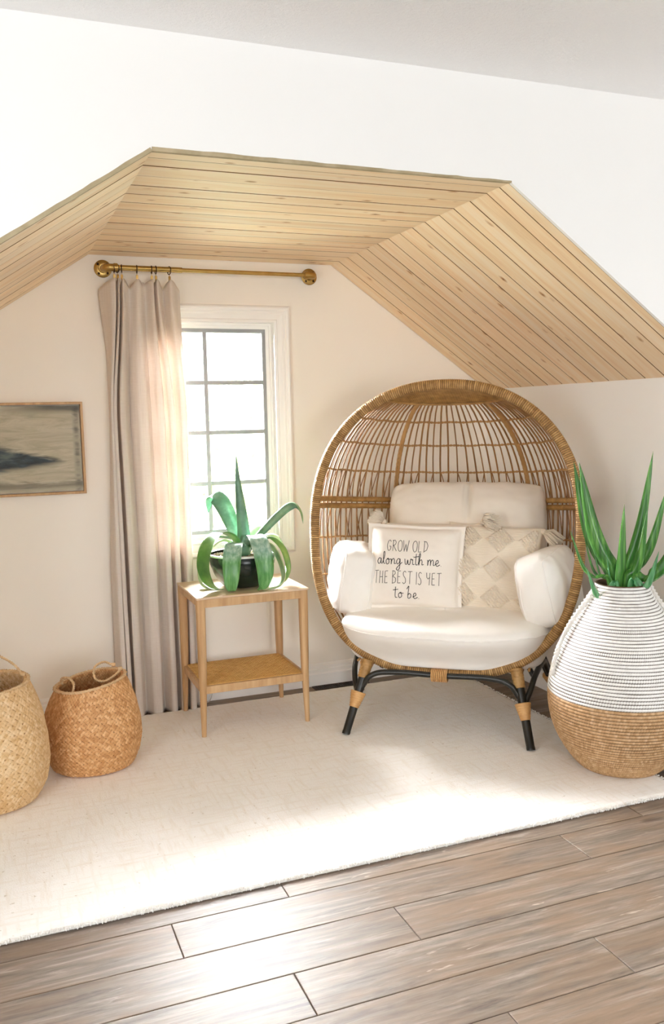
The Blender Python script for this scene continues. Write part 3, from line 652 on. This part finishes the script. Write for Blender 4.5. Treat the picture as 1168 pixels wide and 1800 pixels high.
# ------------------------------------------------------------------ coiled floor vase with sword leaves
VX, VY = 2.262, 2.722
def coil_vase():
    t = thing('floor_vase', 'tall round coiled grass floor vase, white above and natural below', 'vase', (VX, VY, .015))
    pr = [(.150, .0), (.166, .012), (.195, .045), (.228, .095), (.256, .155), (.272, .22), (.277, .285), (.270, .35), (.252, .42), (.224, .49), (.190, .555), (.155, .61), (.125, .655), (.106, .69), (.099, .712), (.1, .722)]
    P = [Vector((r, 0, z)) for r, z in pr]; P = crom(P, 10)
    S = [0]
    for a, b in zip(P, P[1:]): S.append(S[-1]+(b-a).length)
    Lt = S[-1]; nr = 62; per = 4; nth = 510; nst = 170
    rs, zs_ = [p.x for p in P], [p.z for p in P]
    def build(k0, k1, inner=False):
        V = []; A = []; B = []; rows_ = (k1-k0)*per+1
        for j in range(rows_):
            kk = k0+j/per; s = kk/nr*Lt; r = np.interp(s, S, rs); z = np.interp(s, S, zs_)
            r2 = np.interp(min(s+.004, Lt), S, rs)-np.interp(max(s-.004, 0), S, rs); z2 = np.interp(min(s+.004, Lt), S, zs_)-np.interp(max(s-.004, 0), S, zs_)
            ll = math.hypot(r2, z2); nr_, nz__ = z2/ll, -r2/ll
            row = math.floor(kk-1e-6); rnd = (row*0.618) % 1
            hr = abs(math.sin(PI*(kk % 1)))**.8 if j % per else 0.
            for i in range(nth):
                ph = (i/3+rnd*1.0) % 1 if False else ((i+3*rnd) % 3)/3
                q_ = i/nth*nst+rnd; hs = math.sin(PI*(q_ % 1))**.6; B.append(.5+.65*nz(math.floor(q_)*2.7, row*3.3, 9))
                a = 2*PI*i/nth; h = hr*(.28+.72*hs)
                loose = .5+.5*nz(3*math.cos(a)+row*.31, 3*math.sin(a), row*.7)
                A.append(min(1, h*(.55+.8*loose)+.12)); d = .0052*h-.0015
                rr = r+nr_*d; V.append((rr*math.cos(a), rr*math.sin(a), z+nz__*d+.0012*nz(2*a, row)))
        F = [(j*nth+i, j*nth+(i+1) % nth, (j+1)*nth+(i+1) % nth, (j+1)*nth+i) for j in range(rows_-1) for i in range(nth)]
        return V, F, A, B
    ks = 26
    for (a, b, nm, mt) in ((0, ks, 'lower_coils', M['coil_natural']), (ks, nr, 'upper_coils', M['coil_white'])):
        V, F, A, B = build(a, b)
        if a == 0: F.append(tuple(range(nth))[::-1])
        o = MB().add(V, F).obj(nm, mt, t, fix=False); at = o.data.attributes.new('relief', 'FLOAT', 'POINT'); at.data.foreach_set('value', A); at = o.data.attributes.new('tone', 'FLOAT', 'POINT'); at.data.foreach_set('value', B)
        o['label'] = 'natural tan lower coils' if a == 0 else 'white painted upper coils'
    MB().lathe([(.101, .722), (.094, .724), (.090, .716), (.098, .67), (.15, .59), (.20, .50), (.24, .40), (.255, .30), (.23, .15), (.15, .02), (0, .015)], 60).obj('inner_wall', M['coil_natural'], t)
    # strap handle sewn down the shoulder on the chair side, and its twin behind
    for ang in (math.radians(163), math.radians(-17)):
        Q = []
        for z in np.linspace(.37, .712, 26):
            r = np.interp(z, [p[1] for p in pr], [p[0] for p in pr])+.010+.014*math.sin(PI*(z-.37)/.342)
            Q.append((r*math.cos(ang), r*math.sin(ang), z))
        rope(MB(), Q, .011, .035, 8).obj('handle', M['white_cord'], t)
    return t
coil_vase()
sp = thing('sword_plant', 'stiff dark green sword leaves standing in the coiled floor vase', 'plant', (VX, VY, .45), math.radians(-39.7))
def sword(tipx, tipy, tipz, bx, by, wid, mat='sword', bend=.0, yaw=0.2, peak=.42):
    bz, tz = .05, tipz-.45
    mid = Vector(((bx+tipx)/2+bend, (by+tipy)/2, (bz+tz)/2))
    return leaf('leaf', M[mat], sp, [(bx*.8, by*.8, bz), (bx, by, .295), tuple(mid.lerp(Vector((bx, by, .295)), .2)+Vector((0, 0, .03))), tuple(mid.lerp(Vector((tipx, tipy, tz)), .35)), (tipx, tipy, tz)], wid, (math.cos(yaw), math.sin(yaw), 0), thick=.004, fold=.5, peak=.5, base=.7, nseg=10, ex=2.6)
sword(.105, .0, 1.245, .005, .0, .040, yaw=.1)
sword(.160, .03, 1.110, .02, .0, .040, yaw=.3)
sword(.088, -.04, 1.036, .015, -.03, .036, yaw=-.2)
sword(.004, -.03, 1.046, -.01, -.03, .036, yaw=.2)
sword(-.165, .02, 1.203, -.02, .01, .060, yaw=.1)
sword(-.188, .06, 1.205, -.035, .03, .052, yaw=.3)
sword(-.196, -.05, .950, -.045, -.02, .020, yaw=-.4)
sword(-.150, .05, .935, -.04, .03, .012, yaw=.4)
sword(-.118, .03, .92, -.035, .02, .010, yaw=-.3)
sword(-.130, -.08, .806, -.02, -.065, .024, 'sword_pale', yaw=.3)
sword(.220, -.01, 1.00, .045, -.04, .048, yaw=.1)
sword(.130, -.06, .875, .035, -.05, .030, 'sword_pale', yaw=.3)
sword(-.06, .0, .86, -.01, -.02, .010, 'sword_pale', yaw=.1)

# ------------------------------------------------------------------ egg chair
CX, CY, CR = 1.708, 3.222, math.radians(-38.5)
ch = thing('egg_chair', 'large egg shaped open rattan armchair on black legs by the window wall', 'chair', (CX, CY, .015), CR)
TILT = math.radians(-6); PV = Vector((0, .135, .265))
RT = Matrix.Translation(PV) @ Matrix.Rotation(TILT, 4, 'X') @ Matrix.Translation(-PV)
A_, ZM, ZTOP, ZBOT = .585, .915, 1.522, .262
def rimw(z):
    if z >= ZM: return A_*max(0, 1-((z-ZM)/(ZTOP-ZM))**2.2)**(1/2.2)
    return A_*max(0, 1-((ZM-z)/(ZM-ZBOT))**2.6)**(1/2.6)
DZ = [.25, .30, .40, .55, .70, .85, 1.0, 1.15, 1.28, 1.38, 1.46, 1.50]; DD = [.36, .44, .53, .60, .635, .64, .625, .58, .50, .40, .28, .21]
def shell(th, z, off=0):
    w_, d = rimw(z)+off, interp(z, DZ, DD)+off; c, s = math.cos(th), math.sin(th)
    p = Vector((-w_*math.copysign(abs(c)**.92, c), .135+d*abs(s)**.82, z)); return RT @ p
def rimp(a, off=0):
    n = 2.2 if math.sin(a) > 0 else 2.6; c, s = math.cos(a), math.sin(a)
    x = A_*math.copysign(abs(c)**(2/n), c); z = ZM+(ZTOP-ZM if s > 0 else ZM-ZBOT)*math.copysign(abs(s)**(2/n), s)
    return RT @ Vector((x, .135, z))
# rim resampled by length with wrapped ridges
P0 = [rimp(2*PI*i/1200) for i in range(1200)]; P0.append(P0[0]); S0 = [0]
for a, b in zip(P0, P0[1:]): S0.append(S0[-1]+(b-a).length)
nw = 430; ns = nw*4; P1 = []
xs, ys, zs_ = [p.x for p in P0], [p.y for p in P0], [p.z for p in P0]
for i in range(ns):
    s = S0[-1]*i/ns; P1.append((np.interp(s, S0, xs), np.interp(s, S0, ys), np.interp(s, S0, zs_)))
MB().tube(P1, [.0205+.0022*(0, .8, 1, .8)[i % 4] for i in range(ns)], 12, True).obj('rim', M['wrap_ring'], ch, fix=False)
rim_ = [o for o in ch.children if o.name == 'rim'][0].data
for nm_, fn_ in (('relief', lambda i: (0, .8, 1, .8)[i % 4]), ('tone', lambda i: .5+.6*nz((i//4)*2.3, 4.1))):
    rim_.attributes.new(nm_, 'FLOAT', 'POINT').data.foreach_set('value', [fn_(i) for i in range(ns) for _ in range(12)])
# cap: second wrapped hoop and shallow bowl under the top of the rim
zcap = 1.470
cp = [shell(t_, zcap) for t_ in np.linspace(.02, PI-.02, 160)]
MB().tube(cp, [.010+.0014*(i % 2) for i in range(160)], 8).obj('cap_hoop', M['wrap'], ch, fix=False)
def capf(u, v):
    th = .02+(PI-.04)*u; p = shell(th, zcap); c = RT @ Vector((0, .135, ZTOP-.012)); q = Vector((p.x*1.0, c.y, 0))
    zt = (RT @ Vector((p.x, .135, ZM+(ZTOP-ZM)*max(0, 1-(abs(p.x)/A_)**2.2)**(1/2.2)))); r = p.lerp(zt, v); r.z += .006*math.sin(PI*v)+.0012*math.sin(u*500); return r
o = MB().grid(240, 10, capf).obj('cap', M['wrap'], ch); s_ = o.modifiers.new('thickness', 'SOLIDIFY'); s_.thickness = .006
# ribs
NR = 44; TH = [.07+(PI-.14)*(i+.5)/NR for i in range(NR)]
zsamp = list(np.linspace(zcap, .30, 30))
for i, th in enumerate(TH):
    MB().tube([shell(th+.006*math.sin(zz*9+i), zz, -.002) for zz in zsamp], .0044 if i % 3 else .0034, 6).obj('rib', M['rattan'], ch)
for th in (math.radians(57), math.radians(123)):
    MB().tube([shell(th, zz, .004) for zz in np.linspace(zcap, .29, 110)], [.0105+.0012*(i % 2) for i in range(110)], 8).obj('main_rib', M['rattan_pole'], ch)
# twisted bands
for zz in (1.392, 1.288, 1.160, .840, .668, .512, .385):
    P = [shell(t_, zz+.0014*math.sin(t_*NR*.5), -.001) for t_ in np.linspace(.0, PI, 260)]
    rope(MB(), P, .0052, .034, 5).obj('band', M['rattan_pole'], ch)
for zz in (1.022, .990):
    MB().tube([shell(t_, zz, -.004) for t_ in np.linspace(.0, PI, 300)], [.0125+.0011*(i % 2) for i in range(300)], 8).obj('rail', M['wrap'], ch)
# crossed strands above and below the rails
stp = (PI-.14)/NR
for (za_, zb_) in ((1.160, 1.028), (.984, .840)):
    for i in range(NR):
        s = 1 if i % 2 else -1
        MB().tube([shell(TH[i]+s*stp*(.45+.5*((i*37) % 11)/11)*k, za_+(zb_-za_)*k, .003) for k in (0, .33, .66, 1)], .0026, 5).obj('strand', M['rattan'], ch)
# seat pan under the cushion: hoops and slats
for k, sc in enumerate((.92, .6, .28)):
    P = [(-.41*sc*math.cos(a), .135+.02+.42*sc*math.sin(a) if sc < .9 else .15+.40*math.sin(a), .292+.006*k) for a in np.linspace(0, PI, 40)]
    MB().tube(P, .006, 6).obj('band', M['rattan_pole'], ch)
for i in range(15):
    x = -.35+.05*i; d = .40*math.sqrt(max(.05, 1-(x/.42)**2)); MB().tube([(x, .13, .288+.3*max(0, abs(x)-.25)**2), (x, .14+d*.5, .284), (x, .15+d, .30)], .005, 6).obj('seat_slat', M['rattan'], ch)
# base: black legs with rattan bindings
def wound(mb, a, b, r0, r1, turns=9):
    a, b = Vector(a), Vector(b); n = turns*4
    mb.tube([a.lerp(b, i/n) for i in range(n+1)], [r0+(r1-r0)*i/n+.0016*(0, .8, 1, .8)[i % 4] for i in range(n+1)], 12); return mb
for sx in (-1, 1):
    tp, ft = Vector((sx*.330, .125, .285)), Vector((sx*.398, .0, 0))
    lg = MB().tube([tp, tp.lerp(ft, .5), ft+(tp-ft)*.045, ft+(tp-ft)*.04, ft], [.0205, .019, .0175, .0185, .018], 16).obj('leg', M['black'], ch, auto=50)
    wound(MB(), tp.lerp(ft, .62), tp.lerp(ft, .40), .0195, .034, 7).obj('binding', M['binding'], lg)
    wound(MB(), tp.lerp(ft, .20), tp.lerp(ft, -.06), .023, .026, 7).obj('binding', M['wrap'], lg)
    tp, ft = Vector((sx*.40, .48, .285)), Vector((sx*.50, .62, 0))
    lg = MB().tube([tp, tp.lerp(ft, .5), ft+(tp-ft)*.045, ft+(tp-ft)*.04, ft], [.0205, .019, .0175, .0185, .018], 16).obj('leg', M['black'], ch, auto=50)
    wound(MB(), tp.lerp(ft, .62), tp.lerp(ft, .40), .0195, .034, 7).obj('binding', M['binding'], lg)
    MB().tube(crom([(sx*.362, .075, .165), (sx*.385, .12, .215), (sx*.40, .18, .262), (sx*.42, .32, .285), (sx*.425, .42, .262), (sx*.43, .48, .215), (sx*.445, .535, .165)], 8), .0125, 10).obj('side_stretcher', M['black'], ch)
for (y_, ya) in ((.085, .075), (.49, .54)):
    MB().tube(crom([(-.370, ya, .150), (-.335, ya+.01, .205), (-.305, y_, .243), (-.255, y_+.01, .260), (-.15, y_+.02, .262), (0, y_+.022, .258), (.15, y_+.02, .262), (.255, y_+.01, .260), (.305, y_, .243), (.335, ya+.01, .205), (.370, ya, .150)], 8), .0125, 12).obj('stretcher', M['black'], ch)
mb = MB()
for i in range(9):
    x = -.032+.008*i; mb.tube([(x, .112+.030*math.cos(a), .258+.026*math.sin(a)) for a in np.linspace(0, 2*PI, 14, endpoint=False)], .0036, 6, True)
mb.obj('binding', M['binding'], ch)

# ------------------------------------------------------------------ cushions (placed in the chair's frame)
CM = Matrix.Translation((CX, CY, .015)) @ Matrix.Rotation(CR, 4, 'Z')
def place(o, loc, rot=(0, 0, 0)):
    from mathutils import Euler
    o.matrix_world = CM @ Matrix.Translation(loc) @ Euler(rot).to_matrix().to_4x4(); return o
# seat cushion: deep half-round pad bulging over the rim
t = thing('seat_cushion', 'thick white rounded seat cushion in the egg chair', 'cushion'); place(t, (0, 0, 0))
NU, NV = 160, 44
def outline(a, sc=1.0):
    c, s = math.cos(a), math.sin(a)
    x = .468*math.copysign(abs(c)**.80, c); y = .26+(.37*abs(s)**.75 if s > 0 else -.31*abs(s)**.92)
    return x*sc, .26+(y-.26)*sc
prof_s = [(0, .285), (.5, .283), (.80, .285), (.89, .296), (.935, .325), (.965, .365), (.985, .410), (.995, .440), (1.0, .455), (.998, .4585), (.99, .468), (.97, .482), (.94, .492), (.88, .500), (.75, .509), (.5, .518), (.25, .522), (0, .523)]
ps = crom([(a, 0, b) for a, b in prof_s], 4)
def seatf(u, v):
    i = v*(len(ps)-1); j = int(min(i, len(ps)-2)); p = ps[j].lerp(ps[j+1], i-j); a = 2*PI*u; x, y = outline(a, max(p.x, .001))
    front = max(0, -math.sin(a)); lower = 1-sm(.30, .46, p.z)
    y += .14*front*lower*p.x                                        # front face slopes back under
    wr = .005*nz(x*7, y*7, 2)+.004*math.exp(-((p.z-.45)/.04)**2)*nz(x*38, 7)
    zz = p.z+wr*(1 if p.z > .35 else .2)+.015*front*sm(.46, .5, p.z)*(-.6)
    return (x, y, zz)
MB().grid(NU, len(ps), seatf, True).obj('cover', M['canvas_white'], t)
Q = [seatf(i/200, (prof_s.index((1.0, .455))*4)/(len(ps)-1)) for i in range(200)]
MB().tube(Q, .0028, 6, True).obj('piping', M['canvas_white'], t)

def pillow(t, mat, w_, h_, th, pinch=.06, flange=0, n=64, wr=.004, seed=0, extra=None, power=.42, name='cover', rd=0):
    def thick(u, v):
        k = 1-flange; a, b = min(1, abs(u)/k), min(1, abs(v)/k)
        return th*.5*max(0, (1-a**2.4)*(1-b**2.4))**power
    def f(u, v, s):
        x = w_/2*u*(1-pinch*(1-v*v)-rd*abs(v)**7); z = h_/2*v*(1-pinch*(1-u*u)-rd*abs(u)**7); d = thick(u, v)
        wv = wr*nz(u*2.6+seed, v*2.6, seed)+wr*.6*nz(u*7, v*7, seed+3)*(u*u+v*v)*.7
        d2 = d+wv*min(1, d/.02)
        if flange: d2 += (0 if d > 1e-5 else .002)
        e = extra(u, v, s) if extra else 0
        return (x, s*(d2+e+.0006), z+wv*.4)
    mb = MB(); g = np.linspace(-1, 1, n); g = np.sign(g)*np.abs(g)**.85
    for s in (-1, 1):
        V = [f(u, v, s) for v in g for u in g]
        F = [(j*n+i, j*n+i+1, (j+1)*n+i+1, (j+1)*n+i) if s < 0 else (j*n+i, (j+1)*n+i, (j+1)*n+i+1, j*n+i+1) for j in range(n-1) for i in range(n-1)]
        mb.add(V, F)
    o0 = n*n
    border = [i for i in range(n)]+[j*n+n-1 for j in range(1, n)]+[(n-1)*n+i for i in range(n-2, -1, -1)]+[j*n for j in range(n-2, 0, -1)]
    for a, b in zip(border, border[1:]+border[:1]): mb.f.append((a, a+o0, b+o0, b))
    return mb.obj(name, mat, t, fix=False), f
def tassel(t, p, d, mat, r=.020, L_=.075):
    p, d = Vector(p), Vector(d).normalized(); u = d.orthogonal().normalized(); v = d.cross(u); mb = MB()
    k = MB(); n = 20
    mb.tube([p, p+d*.006, p+d*.014, p+d*.022, p+d*.026], [.004, .011, .0135, .011, .008], 10)
    mb.tube([p+d*.022+(u*math.cos(a)+v*math.sin(a))*.0095 for a in np.linspace(0, 2*PI, 12, endpoint=False)], .002, 5, True)
    for i in range(150):
        a = random.uniform(0, 2*PI); rr = random.random()**.5; e = (u*math.cos(a)+v*math.sin(a))*r*rr
        q = p+d*.02; mb.tube([q+e*.3, q+d*L_*.35+e*.95, q+d*L_*random.uniform(.75, 1)+e*1.15+Vector((0, 0, -.012))], [.002, .0026, .0018], 4)
    return mb.obj('tassel', mat, t)
# back cushion
t = thing('back_cushion', 'large cream back cushion, tallest at the rear of the egg chair', 'cushion'); place(t, (.045, .600, .775), (math.radians(-14), 0, math.radians(3)))
def bex(u, v, s):
    cre = math.exp(-((u-.03)/.035)**2)*sm(.1, .8, v)*.05; return -cre if s < 0 else 0
pillow(t, M['canvas_cream'], .75, .58, .25, .0, 0, 80, .014, 4, bex, .46, rd=.07)
# lumbar pillow with tassels
t = thing('lumbar_pillow', 'plain cream pillow with tassels peeking out behind the lettered pillow', 'pillow'); place(t, (-.080, .425, .750), (math.radians(-14), 0, math.radians(2)))
pillow(t, M['canvas_cream'], .46, .27, .12, .03, 0, 48, .003, 9)
tassel(t, (-.222, -.03, .130), (-.55, -.35, .35), M['tuft'], .034, .07); tassel(t, (.218, -.02, .140), (.75, -.60, .05), M['tuft'], .040, .075)
# lettered pillow
t = thing('throw_pillow', 'white cotton throw pillow lettered in black script, front left on the seat', 'pillow', group='throw pillows in the egg chair'); place(t, (-.150, .322, .693), (math.radians(-14), math.radians(2), math.radians(4)))
cov, pf = pillow(t, M['cotton'], .450, .395, .135, .035, .085, 76, .005, 14, None, .40)
o = MB()
for u in (-.915, .915): o.tube([Vector(pf(u, v, -1))+Vector((0, -.0008, 0)) for v in np.linspace(-.9, .9, 30)], .0012, 5)
o.obj('flange_seam', M['canvas_cream'], t)
GL = {'G': [[(.40, .84), (.30, .98), (.14, .88), (.03, .5), (.1, .1), (.24, .02), (.38, .15), (.40, .40), (.25, .40)]], 'R': [[(.06, 0), (.08, 1)], [(0, .94), (.25, 1), (.38, .8), (.28, .58), (.08, .5)], [(.12, .5), (.44, 0)]],
      'O': [[(.25, 1), (.08, .85), (.02, .5), (.1, .12), (.25, 0), (.4, .15), (.46, .5), (.4, .86), (.25, 1)]], 'W': [[(0, 1), (.13, 0), (.27, .7), (.40, 0), (.58, 1)]], 'L': [[(.05, 1), (.05, 0), (.34, .03)]],
      'D': [[(.06, 0), (.06, 1)], [(-.03, .98), (.25, .95), (.42, .6), (.32, .2), (.0, 0)]], 'T': [[(.22, 1), (.22, 0)], [(0, .98), (.46, 1.02)]], 'H': [[(.04, 1), (.04, 0)], [(.34, 1), (.36, 0)], [(.04, .48), (.36, .52)]],
      'E': [[(.35, 1), (.05, .97), (.05, .02), (.36, .05)], [(.05, .52), (.30, .54)]], 'B': [[(.05, 0), (.05, 1)], [(.0, 1), (.26, .96), (.30, .75), (.06, .55), (.35, .42), (.34, .1), (.0, 0)]],
      'S': [[(.36, .9), (.22, 1), (.07, .85), (.12, .62), (.30, .42), (.33, .15), (.18, 0), (.02, .1)]], 'I': [[(.05, 1), (.05, 0)]], 'Y': [[(.03, 1), (.06, .62), (.2, .5), (.34, .62)], [(.37, 1), (.33, 0)]],
      'a': [[(.36, .44), (.2, .5), (.05, .25), (.14, .02), (.3, .12), (.38, .48), (.38, .1), (.50, .06)]], 'l': [[(0, .08), (.2, .7), (.19, 1.05), (.09, .9), (.11, .15), (.28, .06)]], 'o': [[(.22, .5), (.06, .3), (.14, .02), (.34, .14), (.28, .48), (.2, .42), (.50, .42)]],
      'n': [[(.0, .46), (.06, .40), (.06, 0), (.1, .32), (.26, .5), (.36, .34), (.36, .06), (.50, .08)]], 'g': [[(.36, .42), (.2, .5), (.05, .25), (.14, .02), (.32, .15), (.38, .48), (.36, -.35), (.2, -.55), (.08, -.4), (.3, -.1), (.58, .18)]],
      'w': [[(0, .5), (.07, .06), (.2, .04), (.28, .42), (.34, .05), (.48, .05), (.55, .5), (.66, .42)]], 'i': [[(0, .4), (.07, .46), (.09, .06), (.24, .06)], [(.10, .72), (.11, .74)]], 't': [[(.12, .98), (.11, .1), (.30, .04)], [(-.10, .68), (.36, .76)]],
      'h': [[(0, .1), (.16, .75), (.15, 1.02), (.06, .88), (.06, 0), (.12, .34), (.27, .48), (.34, .3), (.34, .05), (.50, .08)]], 'm': [[(.0, .46), (.06, .40), (.06, 0), (.1, .34), (.24, .5), (.3, .36), (.30, 0), (.34, .34), (.48, .5), (.56, .34), (.56, .06), (.70, .08)]],
      'e': [[(.0, .12), (.28, .30), (.24, .5), (.10, .42), (.07, .15), (.2, .0), (.44, .14)]], 'b': [[(-.02, .80), (.14, 1.08), (.15, .9), (.09, .05), (.30, .06), (.35, .30), (.2, .42), (.1, .26)]], '.': [[(.03, .02), (.05, .04)]]}
ADV = {'W': .68, 'w': .66, 'm': .70, 'I': .22, 'i': .24, 'l': .28, 't': .34, '.': .12, ' ': .30}
lt = MB()
def write(txt, u0, u1, v0, h, script):
    x = 0; st = []
    for c in txt:
        for pl_ in GL.get(c, []): st.append([(x+px, py) for px, py in pl_])
        x += ADV.get(c, .50 if script else .56)
    k = (u1-u0)/x
    for s in st:
        P = [Vector((u0+px*k, v0+py*h, 0)) for px, py in s]
        sharp = (not script) and len(P) <= 5
        P = (crom(P, 6) if not sharp else [a.lerp(b, q/4) for a, b in zip(P, P[1:]) for q in range(4)]+[P[-1]])
        lt.tube([Vector(pf(p.x, p.y, -1))+Vector((0, -.0004, 0)) for p in P], .0016 if script else .0012, 5)
write('GROW OLD', -.56, .32, .34, .27, False); write('along with me.', -.76, .60, .03, .27, True)
write('THE BEST IS YET', -.80, .62, -.42, .29, False); write('to be.', -.36, .17, -.75, .26, True)
lt.obj('lettering', M['ink'], t)
# tufted pillow
t = thing('throw_pillow', 'ivory woven throw pillow with raised tufted diamonds and tassels, front right on the seat', 'pillow', group='throw pillows in the egg chair'); place(t, (.190, .405, .685), (math.radians(-16), math.radians(3), math.radians(-3)))
def tufts(u, v, s):
    if s > 0 or max(abs(u), abs(v)) > .93: return 0
    p, q = (u+v)*1.45+.3, (u-v)*1.45+.2
    on = (math.floor(p)+math.floor(q)) % 2 == 0
    a, b = u*17, v*17*2/1.6
    if on:
        e = min(p % 1, 1-p % 1, q % 1, 1-q % 1); r = sm(.03, .10, e)
        return r*(.004+.016*abs(math.sin(PI*(a*.8+b*.5)))*(.45+.55*abs(math.sin(PI*(b*.9-a*.3)))))
    return .0012*math.sin(v*150)
pillow(t, M['tuft'], .430, .400, .15, .05, 0, 190, .004, 21, tufts, .42)
for sx, sz, d in ((1, 1, (.9, -.15, -.45)), (1, -1, (.5, -.35, -.1))):
    tassel(t, (sx*.205, -.005, sz*.19), d, M['tuft'], .034 if sz > 0 else .014, .085 if sz > 0 else .03)
# boxy arm cushions
def arm(label, loc, rot, sx, a=.09, b=.15, c=.150):
    t = thing('arm_cushion', label, 'cushion', group='arm cushions of the egg chair'); place(t, loc, rot)
    n = 22; mb = MB(); g = np.linspace(-1, 1, n)
    def pos(x, y, z):
        p = Vector((x, y, z)); q = 5.0; l = (abs(x)**q+abs(y)**q+abs(z)**q)**(1/q); s = p/l
        puff = 1+.10*(1-s.x*s.x)*(1-s.z*s.z)+.06*(1-s.y*s.y)
        r = Vector((s.x*a*(1+.22*(1-s.y*s.y)*(1-s.z*s.z)), s.y*b*(1+.06*(1-s.x**2)), s.z*c*(1+.07*(1-s.x**2)*(1-s.y**2))))
        wv = .012*nz(r.x*8+sx*3, r.y*8, r.z*8)+.006*(1-2*abs(nz(r.x*16, r.y*16, r.z*16+sx)))
        return r+r.normalized()*wv
    for ax in range(3):
        for s in (-1, 1):
            V = []
            for i in g:
                for j in g:
                    q = [0, 0, 0]; q[ax] = s; q[(ax+1) % 3] = i; q[(ax+2) % 3] = j; V.append(pos(*q))
            mb.add(V, [(i*n+j, (i+1)*n+j, (i+1)*n+j+1, i*n+j+1) for i in range(n-1) for j in range(n-1)])
    o = mb.obj('cover', M['canvas_white'], t, fix=False)
    b_ = bmesh.new(); b_.from_mesh(o.data); bmesh.ops.remove_doubles(b_, verts=b_.verts, dist=.0004); bmesh.ops.recalc_face_normals(b_, faces=b_.faces); b_.to_mesh(o.data); b_.free()
    sd = o.modifiers.new('smooth', 'SUBSURF'); sd.levels = 1; sd.render_levels = 1
    pp = MB()
    for xs_ in (-1, 1):
        loop = [(xs_*.72, -.98 if False else y_, z_) for y_, z_ in [(-1, k) for k in np.linspace(-1, 1, 20)]+[(k, 1) for k in np.linspace(-1, 1, 20)][1:]+[(1, k) for k in np.linspace(1, -1, 20)][1:]+[(k, -1) for k in np.linspace(1, -1, 20)][1:-1]]
        pp.tube([pos(*p) for p in loop], .0026, 6, True)
    pp.obj('piping', M['canvas_white'], t)
arm('boxy white arm cushion on the left of the egg chair', (-.455, .345, .632), (math.radians(4), math.radians(8), math.radians(24)), -1)
arm('boxy white arm cushion on the right of the egg chair', (.452, .30, .630), (math.radians(4), math.radians(-12), math.radians(-20)), 1, .088, .155, .150)

# ------------------------------------------------------------------ outdoors, seen through the window
o = box(-25, 30, YB+.6, 60, -3.1, -2.9).obj('lawn', M['grass'], smooth=False); struct(o, 'sunlit lawn below the window')
def tree(name, label, loc, h, r, seed):
    t = thing(name, label, 'tree', loc)
    MB().tube([(0, 0, 0), (.05, 0, h*.4), (0, .05, h*.75)], [.18, .13, .06], 10).obj('trunk', M['bark'], t)
    rng = random.Random(seed); mb = MB()
    for i in range(2600):
        d = Vector((rng.gauss(0, 1), rng.gauss(0, 1), rng.gauss(0, 1))).normalized(); k = .55+.45*rng.random()
        k *= 1+.25*noise.noise(d*2+Vector((seed, 0, 0)))
        p = Vector((d.x*r*k, d.y*r*k, h*.72+d.z*r*1.05*k)); a = Vector((rng.gauss(0, 1), rng.gauss(0, 1), rng.gauss(0, 1))).normalized(); b = a.cross(d).normalized() if a.cross(d).length > .1 else d.orthogonal()
        s = .16; mb.add([p-a*s, p+b*s*.5, p+a*s, p-b*s*.5], [(0, 1, 2, 3)])
    c = mb.obj('crown', M['foliage'], t, False, fix=False); c['kind'] = 'stuff'
tree('garden_tree', 'pale leafy garden tree outside the right window panes', (3.6, 11.5, -2.9), 4.6, 1.9, 3)
tree('garden_tree', 'distant pale leafy tree outside the left window panes', (2.2, 17, -2.9), 4.2, 1.7, 8)
t = thing('neighbour_house', 'pale neighbouring house far outside the window', 'house', (5.2, 24, -2.9))
box(-3, 3, 0, 5, 0, 3.0).obj('wall', M['siding'], t, False)
MB().prism([(-3.4, 3.0), (3.4, 3.0), (0, 4.9)], -.3, 5.3).obj('roof', M['shingle'], t, False)
for x in (-1.6, .6):
    wn_ = box(x, x+.9, -.05, .02, 1.2, 2.4).obj('window', M['trim'], t, False); box(x+.08, x+.82, -.06, -.04, 1.28, 2.32).obj('pane', M['dark'], wn_, False)
